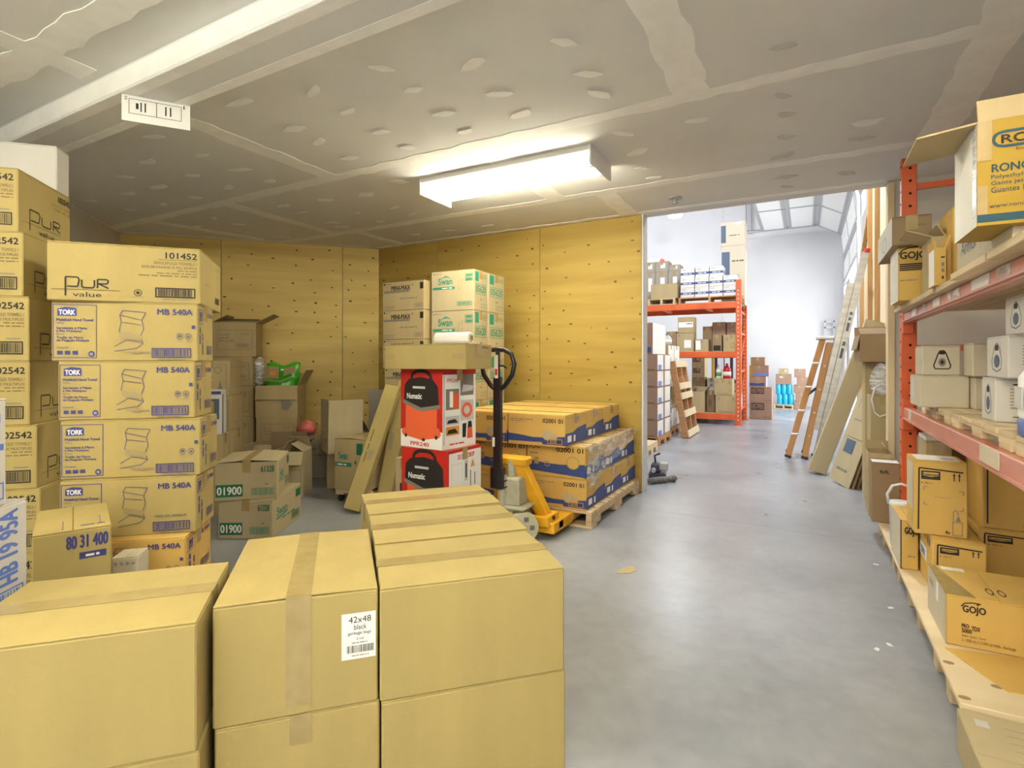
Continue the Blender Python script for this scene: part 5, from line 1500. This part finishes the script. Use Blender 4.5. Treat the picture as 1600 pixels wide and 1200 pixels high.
# aluminium extension ladder
M = lean((.10, 7.13, .008), (.5785, 7.13, 2.348), (0, 1, 0))
o = thing('extension_ladder', 'aluminium extension ladder with red end caps leaning against the stud wall', 'ladder', M=M)
for xx in (0, .26):
    MB().bbox((xx - .012, -.035, .0), (xx + .012, .035, 2.40), .003).build('rail', 'alu', o)
    MB().bbox((xx - .014, .038, .35), (xx + .010, .098, 2.05), .003).build('fly_rail', 'alu', o)
    MB().cyl((xx, -.01, 2.40), (xx, -.01, 2.44), .03, 12).build('end_cap', 'red', o)
    MB().bbox((xx - .02, -.05, -.0), (xx + .02, .05, .03), .003).build('foot', 'rubber', o)
for i in range(8):
    MB().cyl((-.016, 0, .17 + .29 * i), (.276, 0, .17 + .29 * i), .016, 10).build('rung', 'alu', o)
for i in range(6):
    MB().cyl((-.018, .068, .48 + .29 * i), (.274, .068, .48 + .29 * i), .014, 10).build('rung', 'alu', o)
pr_m = Matrix(((0, 0, -1, -.0125), (1, 0, 0, -.035), (0, 1, 0, 0), (0, 0, 0, 1)))
printing([('xv', 'xxxxx x', .2, .63, .8, .72, 'ink_steel'), ('xv', 'xxxxx', .2, .50, .8, .58, 'ink_steel')], .07, 2.4, pr_m, o)
# fibreglass stepladder, folded
o = thing('stepladder', 'orange fibreglass stepladder folded and leaning on the aluminium ladder', 'ladder', (.046, 0, .008))
fr = [((-.24, 7.20, 0), (.125, 7.28, 1.40)), ((-.24, 7.62, 0), (.125, 7.54, 1.40))]
re = [((-.065, 7.18, 0), (.195, 7.27, 1.36)), ((-.065, 7.64, 0), (.195, 7.55, 1.36))]
for nm, prs in (('front_rail', fr), ('rear_rail', re)):
    for a, c in prs:
        M = lean(a, c, (1, 0, 0))
        L = (Vector(c) - Vector(a)).length
        MB().bbox((-.032, -.014, 0.01), (.032, .014, L), .003, M).build(nm, 'ladder_fibre', o)
        MB().bbox((-.036, -.018, 0), (.036, .018, .03), .002, M).build('foot', 'rubber', o)
for k in range(4):
    t_ = (.2 + .2 * k)
    a = Vector(fr[0][0]).lerp(Vector(fr[0][1]), t_)
    c = Vector(fr[1][0]).lerp(Vector(fr[1][1]), t_)
    MB().bbox((a.x - .035, a.y - .02, a.z - .012), (a.x + .04, c.y + .02, a.z + .012), .003).build('step', 'alu', o)
    a = Vector(re[0][0]).lerp(Vector(re[0][1]), t_)
    c = Vector(re[1][0]).lerp(Vector(re[1][1]), t_)
    MB().cyl((a.x, a.y - .018, a.z), (a.x, c.y + .018, a.z), .012, 8).build('rear_bar', 'alu', o)
MB().bbox((.06, 7.24, 1.40), (.245, 7.58, 1.435), .006).build('top_cap', 'alu', o)
for yy in (7.235, 7.585):
    MB().tube([(-.02, yy, .75), (.06, yy, .82), (.09, yy, .88)], .008, 6).build('spreader', 'black', o)
# ================================================================== warehouse beyond the opening
FRY = 10.42
fr_ = thing('pallet_rack', 'orange steel pallet rack standing in the white warehouse', 'rack', (0, 0, 0))
# this rack runs across the view: frames in the y direction
for xx in (-1.02, -4.0):
    for yy in (FRY, FRY + 1.06):
        p = MB().bbox((xx - .09, yy, 0), (xx, yy + .075, 2.62 if yy == FRY else 2.9), .004).build('post', 'orange', fr_)
        hb = MB()
        z = .1
        while z < 2.5:
            hb.cyl((xx - .0015, yy + .04, z), (xx + .002, yy + .04, z), .011, 6).cyl((xx - .05, yy - .0015, z), (xx - .05, yy + .002, z), .011, 6)
            z += .075
        hb.build('punched_holes', 'paper', p)
        MB().box((xx - .12, yy - .03, 0), (xx + .03, yy + .1, .01)).build('foot_plate', 'orange', fr_)
    for z in (.25, .95, 1.65, 2.05):
        MB().box((xx - .06, FRY + .07, z), (xx - .03, FRY + 1.07, z + .035)).build('brace', 'orange', fr_)
    for z in (.28, .98):
        M = lean((xx - .045, FRY + .08, z), (xx - .045, FRY + 1.05, z + .66), (1, 0, 0))
        MB().box((-.014, -.014, 0), (.014, .014, 1.17), M).build('brace', 'orange', fr_)
for z in (.20, 1.33, 2.225):
    for yy in (FRY + .005, FRY + 1.08):
        MB().bbox((-3.98, yy, z - .11), (-1.10, yy + .05, z), .004).build('beam', 'orange', fr_)
    MB().bbox((-3.95, FRY + .05, z - .012), (-1.12, FRY + 1.08, z + .004), .001).build('shelf_deck', 'pallet_wood' if z > .3 else 'card_grey', fr_)
    for k in range(3):
        MB().box((-3.3 + .8 * k, FRY + .05, z - .08), (-3.24 + .8 * k, FRY + 1.08, z - .012)).build('cross_bar', 'orange', fr_)


def wbx(label, pl, pr_, pt, pb, Y, d=.35, z0=None, mat='card_dull', prints=None, group=None, tape='tape', **kw):
    a, c = ony(pl, pb, Y), ony(pr_, pt, Y)
    z = a.z if z0 is None else z0
    return ct(label, a.x, Y, z, 0, c.x - a.x, d, c.z - z, mat, prints, group, tape, **kw)


Z3 = 2.2288
ZR = Z3 + .122
RE = 'white paper cartons with a blue band on the top rack shelf'
a = ony(1060, 460, FRY + .085)
pallet('brown pallet under the blue-banded paper cartons', a.x, FRY + .08, Z3, 0, 1.12, .47, .122, 'pallet_brown', boards=4)
xs = [ony(px, 460, FRY + .085).x for px in (1063, 1085.5, 1108, 1130, 1152)]
band = [('r', 0, .30, 1, .52, 'ink_royal'), ('x', 'xxxxx xxx', .2, .36, .8, .46, 'ink_white'), ('x', 'xxxxx', .12, .78, .4, .84, 'ink_grey')]
hR = .186
for r_ in range(3):
    for c2 in range(4 - (r_ == 2)):
        nm = ['bottom', 'middle', 'top'][r_]
        ct('white blue-banded paper carton, %s row, %s from the rack upright' % (nm, ['fourth', 'third', 'second', 'nearest'][c2]), xs[c2] + rnd.uniform(-.004, .004) + (.004), FRY + .085 + (0 if r_ < 2 else .03), ZR + hR * r_ + .001 * r_, rnd.uniform(-1, 1), xs[c2 + 1] - xs[c2] - .012, .33, hR, 'card_white', {'F': band, 'R': [('r', .3, .3, .8, .6, 'ink_royal')]}, RE, None)
ts = [('r', .02, .28, .36, .90, 'ink_steel'), ('l', [(.5, .3), (.72, .3), (.72, .5), (.5, .5), (.5, .3)], .006, 'ink_fade'), ('x', 'xxxxx xxx xxxxxx', .45, .72, .95, .76, 'ink_fade')]
wbx('tall grey-tan carton with a dark panel, lower of two on the top rack shelf', 1127, 1164, 382, 460, 11.0, .4, Z3, 'card_cream', {'F': ts}, 'tall cartons with a dark panel')
a = ony(1127, 382, 11.0)
wbx('tall grey-tan carton with a dark panel and white sticker, upper of two', 1126, 1164, 344, 382, 11.0, .4, a.z + .38 * 0 + (ony(1164, 382, 11.0).z - a.z) + .001, 'card_cream', {'F': [('r', .02, .14, .22, .86, 'ink_steel'), ('r', .6, .88, .85, .97, 'ink_white'), ('x', 'xxxxx x', .36, .4, .78, .46, 'ink_fade')]}, 'tall cartons with a dark panel')
# grey wrapped boxes at the left of the top shelf
pallet('wooden pallet under the grey wrapped cartons', -3.42, FRY + .42, Z3, 0, 1.1, .60, .122, boards=5)
for k, (pl, pr_, pt, pb) in enumerate(((1006, 1024, 425, 441), (1024, 1044, 424, 441), (1044, 1063, 424, 441), (1006, 1024, 409, 425), (1024, 1045, 408, 425), (1045, 1063, 413, 425))):
    zz = ony(1035, 424.5, 10.90).z          # common top of the lower row
    a, c = ony(pl, pb, 10.90), ony(pr_ - .5, pt, 10.90)
    z0_ = Z3 + .122 if k < 3 else zz
    z1_ = zz if k < 3 else (ony(1035, 408.5, 10.90).z if k < 5 else c.z)
    ct(['grey wrapped carton, lower row, beside the plywood wall end', 'grey wrapped carton, lower row, between two others', 'grey wrapped carton, lower row, beside the paper cartons', 'grey wrapped carton, upper row, beside the plywood wall end', 'grey wrapped carton, upper row, between two others', 'grey wrapped carton, upper row, beside the paper cartons'][k],
       a.x, 10.90, z0_, 0, c.x - a.x, .32, z1_ - z0_, 'card_grey', {'F': [('r', .4, .35, .75, .8, 'ink_white')]}, 'grey wrapped cartons on the top rack shelf', 'tape_clear')
a = ony(1050, 412, 10.95)
o = thing('plastic_bag', 'heap of white and pink plastic bags on the grey wrapped cartons', 'bag', (-2.78, 11.06, ony(1035, 408.5, 10.90).z - .002))
b = MB()
rr = random.Random(2)
b.lathe([(.22, 0), (.21, .03), (.12, .075), (.03, .10)], 14)
b.v = [(x_ * rr.uniform(.8, 1.1), y_ * .55 * rr.uniform(.8, 1.1), z_ * rr.uniform(.8, 1.2)) for x_, y_, z_ in b.v]
b.build('bag_body', 'plastic_white', o, True)
b = MB().lathe([(.05, 0), (.05, .05), (.02, .085)], 10, Matrix.Translation((.22, -.03, 0)))
b.build('pink_bag', 'pink_bag', o, True)
zz = Z3 + .122
a = ony(1015, 465, FRY + .085)
pallet('low wooden pallet under the single tan carton on the top shelf', a.x - .02, FRY + .02, Z3, 0, .52, .36, .122, boards=4)
wbx('single tan carton with a worn lower edge on the top rack shelf', 1017, 1058, 442, 462, FRY + .03, .33, zz, 'card_dull', {'L': [('r', 0, 0, 1, 1, 'paper')]})
# ---- middle shelf
Z2 = 1.3341
MG = 'small cartons on the middle rack shelf'
lblp = {'F': [('r', .45, .2, .85, .62, 'ink_white'), ('x', 'xx', .1, .8, .2, .92, 'ink_grey')]}
def mid(label, pl, pr_, pt, pb, Y, z0=None, mat='card_dull', prints=None, d=.28):
    return wbx(label, pl, pr_, pt, pb, Y, d, z0, mat, prints, MG)
mid('small brown carton at the stack end of the middle shelf', 1041, 1056.5, 518, 545, FRY + .10, Z2, 'card_brown')
o_ = mid('tan carton with a white label on the middle shelf, under a white-labelled carton', 1057, 1084, 520, 546, FRY + .085, Z2, 'card_tan', lblp)
zt = ony(1084, 520, FRY + .085).z
mid('carton with a wide pale blue label perched on the tan labelled carton', 1059, 1084, 495, 520, FRY + .08, zt + .001, 'card_dull', {'F': [('r', .05, .35, .95, .68, 'ink_white'), ('r', .55, .55, .9, .6, 'ink_black')]})
mid('low tan carton with a square white label on the middle shelf', 1086, 1107, 530, 546, FRY + .085, Z2, 'card_tan', {'F': [('r', .05, .15, .42, .9, 'ink_white')]})
mid('narrow carton with a black lower panel on the middle shelf', 1113, 1127.5, 523, 546, FRY + .085, Z2, 'card_brown', {'F': [('r', .12, .05, .9, .36, 'ink_black'), ('r', .1, .78, .8, .82, 'ink_fade')]})
mid('tan carton with handling marks beside the rack upright on the middle shelf', 1130, 1155, 522.5, 546, FRY + .085, Z2, 'card_dull', {'F': [('r', .16, .62, .2, .82, 'ink_grey'), ('r', .24, .62, .28, .82, 'ink_grey'), ('ring', .6, .35, .12, .15, .15, 'ink_fade')]})
mid('brown carton behind the low tan carton on the middle shelf', 1098, 1112, 510, 540, FRY + .45, Z2, 'card_brown')
mid('rosy carton behind the narrow black-panel carton on the middle shelf', 1113, 1134, 503, 540, FRY + .50, Z2, 'card_rose')
mid('rosy carton behind the handling-mark carton on the middle shelf', 1135.5, 1153, 503, 540, FRY + .50, Z2, 'card_rose', {'F': [('r', .3, .66, .9, .69, 'ink_fade')]})
# ---- low shelf
Z1 = .2041
LG = 'cartons on the low rack shelf'
def low(label, pl, pr_, pt, pb, Y, z0=None, mat='card_dull', prints=None, d=.35):
    return wbx(label, pl, pr_, pt, pb, Y, d, z0, mat, prints, LG)
hm = {'F': [('r', .10, .70, .13, .88, 'ink_grey'), ('r', .16, .70, .19, .88, 'ink_grey'), ('r', .80, .70, .83, .88, 'ink_grey'), ('r', .86, .70, .89, .88, 'ink_grey'), ('x', 'xxxxx xxx xxxxxx xx', .15, .06, .8, .12, 'ink_grey')]}
low('dull green-tan carton with handling marks, lower of two beside the upright', 1118, 1151, 618, 645, FRY + .085, Z1, 'card_dull', hm)
zt = ony(1151, 618, FRY + .085).z
low('dull green-tan carton with handling marks carrying two bottles', 1116, 1144, 592, 618, FRY + .08, zt + .001, 'card_dull', hm)
low('dark brown carton between the open tan carton and the marked cartons', 1104, 1117, 611, 643, FRY + .16, Z1, 'card_dark', {'F': [('r', .3, .3, .36, .6, 'ink_black'), ('r', .5, .3, .56, .6, 'ink_black')]})
a, c = ony(1081, 644, FRY + .085), ony(1101, 612, FRY + .085)
oc('open tan carton with a raised flap on the low rack shelf', a.x, FRY + .085, Z1, 0, c.x - a.x, .3, c.z - Z1, 'card_tan', {'R': (35, .1), 'B': (10, .08), 'L': (-30, .08)}, None, LG)
low('brown carton behind the open tan carton on the low shelf', 1081, 1101, 590, 640, FRY + .50, Z1, 'card_brown')
low('white carton behind the dark brown carton on the low shelf', 1106, 1117, 591, 640, FRY + .55, Z1, 'card_white', {'F': [('p', [(.3, .75), (.7, .75), (.5, .85)], 'ink_grey')]})
low('white and blue striped small carton beside the rear upright on the low shelf', 1146, 1157, 600, 640, FRY + .62, Z1, 'card_white', {'F': [('r', 0, .45, 1, .55, 'ink_sky'), ('r', 0, .7, 1, .76, 'ink_sky')]})


def jug(label, x, y, z, h, r, body, top, cap, lab='ink_white', name='bottle', cat='bottle'):
    o = thing(name, label, cat, (x, y, z))
    MB().lathe([(r * .9, 0), (r, h * .03), (r, h * .55), (r * .85, h * .68), (r * .4, h * .84), (r * .25, h * .88)], 14).build('body', body, o, True)
    MB().lathe([(r * .3, h * .86), (r * .3, h), (r * .2, h)], 10).build('cap', cap, o)
    MB().lathe([(r * 1.01, h * .18), (r * 1.01, h * .45)], 14).build('label', lab, o, True)
    return o


zb = ony(1140, 592, FRY + .1).z + .002
x_ = ony(1122.5, 590, FRY + .2).x
jug('pale green plastic bottle standing on the marked carton', x_, FRY + .24, zb, .26, .05, 'plastic_white', None, 'plastic_white', 'ink_leaf')
x_ = ony(1135.5, 590, FRY + .2).x
jug('red plastic bottle with a white label standing on the marked carton', x_, FRY + .24, zb, .28, .072, 'red', None, 'red', 'ink_white')

# ---- yellow stacker truck behind the rack
o = thing('stacker_truck', 'yellow and dark stacker truck mast standing behind the far rack', 'stacker', (-1.68, 12.6, 0))
for xx in (-.16, .42):
    MB().bbox((xx, 0, .05), (xx + .05, .06, 1.95), .004).build('mast_post', 'yellow_steel', o)
for xx in (-.10, .22):
    MB().bbox((xx, .02, .05), (xx + .06, .08, 1.85), .004).build('inner_post', 'dark_steel', o)
MB().bbox((-.2, .08, .05), (.5, .5, .75), .02).build('drive_housing', 'dark_steel', o)
MB().cyl((.10, .03, .1), (.10, .03, 1.8), .012, 8).build('chain', 'dark_steel', o)
for xx in (-.18, .38):
    MB().bbox((xx, -1.0, .03), (xx + .12, .05, .10), .006).build('leg', 'yellow_steel', o)
    for yy in (-.92, .30):
        MB().cyl((xx + .03, yy, .04), (xx + .09, yy, .04), .04, 14).build('wheel', 'rubber', o)

# ---- stacks at the left of the aisle
SG = 'brown cartons of the stack beside the leaning pallet'
Y_ = 7.35
xr = ony(1028, 600, Y_).x
pallet('brown pallet under the tall brown carton stack behind the plywood wall', xr - .95, Y_ - .01, 0, 0, .96, .80, .12, 'pallet_brown', boards=6)
for r_ in range(5):
    for c2 in range(2):
        ct('brown carton in the %s layer of the stack behind the plywood wall, %s' % (['lowest', 'second', 'third', 'fourth', 'fifth'][r_], 'aisle side' if c2 == 0 else 'far side'), xr - .47 * (c2 + 1), Y_, .121 + .226 * r_, 0, .465, .78, .2255, 'card_rose',
           {'F': [('r', .30, .72, .66, .80, 'ink_fade'), ('r', .35, .58, .60, .63, 'ink_fade'), ('r', .1, .0, .9, .1, 'ink_fade')], 'R': [('r', .0, .05, .42, .95, 'paper'), ('r', .55, .05, .98, .95, 'paper'), ('r', .05, .05, .3, .35, 'ink_sky')]}, SG, 'tape')  # pale wrap on the right sides, with the light there put into its colour
ct('tall brown carton with a blue band on top of the brown stack', xr - .47, Y_, 1.252, 0, .40, .76, .425, 'card_rose', {'F': [('r', 0, .04, .94, .22, 'ink_royal')], 'R': [('r', 0, 0, .98, 1, 'paper')]}, SG)  # right side whitened, light falling on it put into the colour
for k in range(2):
    ct(['lower', 'upper'][k] + ' white wrapped carton on the brown stack behind the plywood wall', xr - .80, Y_ + .05, 1.2515 + .50 * k, 0, .32, .6, .50, 'card_white', None, 'white wrapped cartons on the brown stack', 'tape_clear')
Y2 = 8.35
xr2 = ony(1044, 600, Y2).x
pallet('brown pallet under the wrapped carton stack behind the leaning pallet', xr2 - .55, Y2 - .01, 0, 0, .56, .84, .12, 'pallet_brown', boards=6)
hs = [.30, .33, .33, .325]
z = .121
for r_ in range(4):
    for c2 in range(2):
        ct('wrapped tan carton in the %s layer of the stack by the leaning pallet, %s' % (['lowest', 'second', 'third', 'top'][r_], 'front' if c2 == 0 else 'rear'), xr2 - .54, Y2 + .415 * c2, z, 0, .54, .41, hs[r_] - .001, 'card_dull', {'R': [('r', .04, .04, .97, .97, 'paper' if r_ != 1 else 'card_tan'), ('r', .1, .06, .6, .4, 'ink_lgrey')]}, 'wrapped cartons behind the leaning pallet')  # wrapped right sides paled, light from that side painted in
    z += hs[r_]
jug('clear bluish plastic jug standing on the wrapped stack', ony(1044.5, 530, Y2 + .2).x - .02, Y2 + .2, z + .001, .17, .07, 'film_dense', None, 'plastic_blue', 'ink_white', 'plastic_jug', 'jug')
# leaning pallet
b0 = onz(1071, 685)
M = lean((b0.x, b0.y, .0085), (xr2 + .063, b0.y, 1.12), (0, 1, 0))
o = thing('leaning_pallet', 'orange-brown pallet with pale slats standing on edge against the wrapped stack', 'pallet', M=M)
for xx in (0, .40, .80):
    MB().bbox((xx, -.045, 0), (xx + .04, .045, 1.16), .003).build('stringer', 'pallet_brown', o)
for k in range(5):
    zz = [.0, .30, .57, .72, 1.06][k]
    MB().bbox((-.005, -.065, zz), (.85, -.045, zz + .10), .002).build('slat', 'ply_pale', o)
for k in range(3):
    MB().bbox((-.005, .045, .52 * k), (.85, .062, .52 * k + .10), .002).build('bottom_board', 'pallet_brown', o)
a = Vector((ony(1013, 690, 6.45).x, 6.45, 0))
pallet('whitish empty pallet beside the brown stack behind the plywood wall', a.x - .9, a.y, 0, 0, .88, .55, .13, 'ply_pale', boards=5)

# ---- stacks right of the far rack
Yn = 11.75
num = {'F': [('r', .08, .55, .66, .94, 'ink_black'), ('tb', '05705', .11, .61, .63, .88, 'card_rose'), ('l', [(.4, .02), (.4, .5)], .004, 'ink_fade'), ('r', .66, .12, .95, .16, 'ink_fade')]}
NB = 'cartons with a black number block'
wbx('rosy carton with a black number block on the floor beside the far rack', 1171, 1206, 629, 655, Yn, .4, 0, 'card_rose', num, NB)
z_ = ony(1206, 629, Yn).z
wbx('rosy carton with a black number block on top of its twin', 1171, 1206, 605, 629, Yn, .4, z_ + .001, 'card_rose', num, NB)
z_ = ony(1206, 605, Yn).z
wbx('rosy carton with a blue wave on the number-block cartons', 1171, 1197, 588.5, 604, Yn, .36, z_ + .001, 'card_rose', {'F': [('p', [(0, .1), (0, .4), (.5, .34), (.9, .42), (.9, .1)], 'ink_royal')], 'R': [('r', 0, 0, .9, 1, 'paper'), ('r', .2, .3, .6, .6, 'ink_teal')]})  # white right side holds the light on it in its colour
z_ = ony(1198, 588.5, Yn).z
wbx('golden carton with a blue wave, second from the top of the number-block stack', 1171, 1201, 571, 588, Yn, .36, z_ + .001, 'card_rose', {'F': [('p', [(.22, .08), (.22, .34), (.6, .28), (1, .36), (1, .08)], 'ink_sky'), ('r', 0, 0, .16, 1, 'card_mustard')]})
z_ = ony(1198, 571, Yn).z
wbx('small brown carton on top of the number-block stack', 1173, 1195, 558, 571, Yn, .3, z_ + .001, 'card_brown', {'F': [('r', .3, .2, .8, .24, 'ink_fade')]})
# more number-block cartons behind the rack
for k in range(5):
    hh = .25
    a, c = ony(1081, 600, 13.0), ony(1101, 600, 13.0)
    ct('pale carton with a black number block, %s in the stack behind the far rack' % ['lowest', 'second', 'third', 'fourth', 'topmost'][k], a.x, 13.0, hh * k, 0, c.x - a.x, .4, hh, 'card_tan', num, 'number-block cartons behind the far rack')
Yb = 14.6
a, c = ony(1209, 638, Yb), ony(1240, 638, Yb)
pallet('pale pallet under the cyan packs at the far wall', a.x, Yb - .03, 0, 0, c.x - a.x, .7, .11, boards=5)
for k, (pl, pr_, pt, pb) in enumerate(((1214, 1240, 616, 632), (1212, 1237.5, 598.5, 616))):
    a, c = ony(pl, pb, Yb), ony(pr_, pt, Yb)
    o = thing('cyan_pack', ['cyan shrink-wrapped pack on the pale pallet', 'cyan shrink-wrapped pack stacked on another'][k], 'pack', (a.x, Yb, (.11, .353)[k]), 0, 'cyan packs at the far wall')
    w_ = c.x - a.x
    for i in range(3):
        MB().lathe([(w_ / 6 * .92, 0), (w_ / 6, .015), (w_ / 6, .225), (w_ / 6 * .9, .243)], 12, Matrix.Translation((w_ / 6 * (2 * i + 1), w_ / 6, 0))).build('bottle', 'cyan_pack', o, True)
        MB().lathe([(w_ / 6 * .92, 0), (w_ / 6, .015), (w_ / 6, .225), (w_ / 6 * .9, .243)], 12, Matrix.Translation((w_ / 6 * (2 * i + 1), w_ / 2, 0))).build('bottle', 'cyan_pack', o, True)
wbx('tan carton with a cut handle lying on the cyan packs', 1212, 1236, 585, 598, Yb, .4, .596, 'card_rose', {'F': [('r', .28, .65, .48, .8, 'ink_white')], 'R': [('r', 0, 0, .9, 1, 'paper')]})  # right side painted white for the light that falls there
z_ = ony(1236, 585, Yb).z
wbx('small tan carton with a cut handle on top of the cyan pack stack', 1217, 1231, 576, 585, Yb, .3, z_ + .001, 'card_tan', {'F': [('r', .5, .5, .85, .7, 'ink_white')]})
z = 0
for k, (pl, pr_, hh) in enumerate(((1241, 1259, .20), (1243, 1261, .20), (1240, 1258, .18), (1245, 1262, .19), (1241, 1259, .20))):
    a, c = ony(pl, 600, Yb), ony(pr_, 600, Yb)
    ct('rosy carton, %s in the stack beside the cyan packs' % ['lowest', 'second', 'third', 'fourth', 'topmost'][k], a.x, Yb, z, 0, c.x - a.x, .38, hh - .001, 'card_rose', None, 'rosy cartons beside the cyan packs')
    z += hh
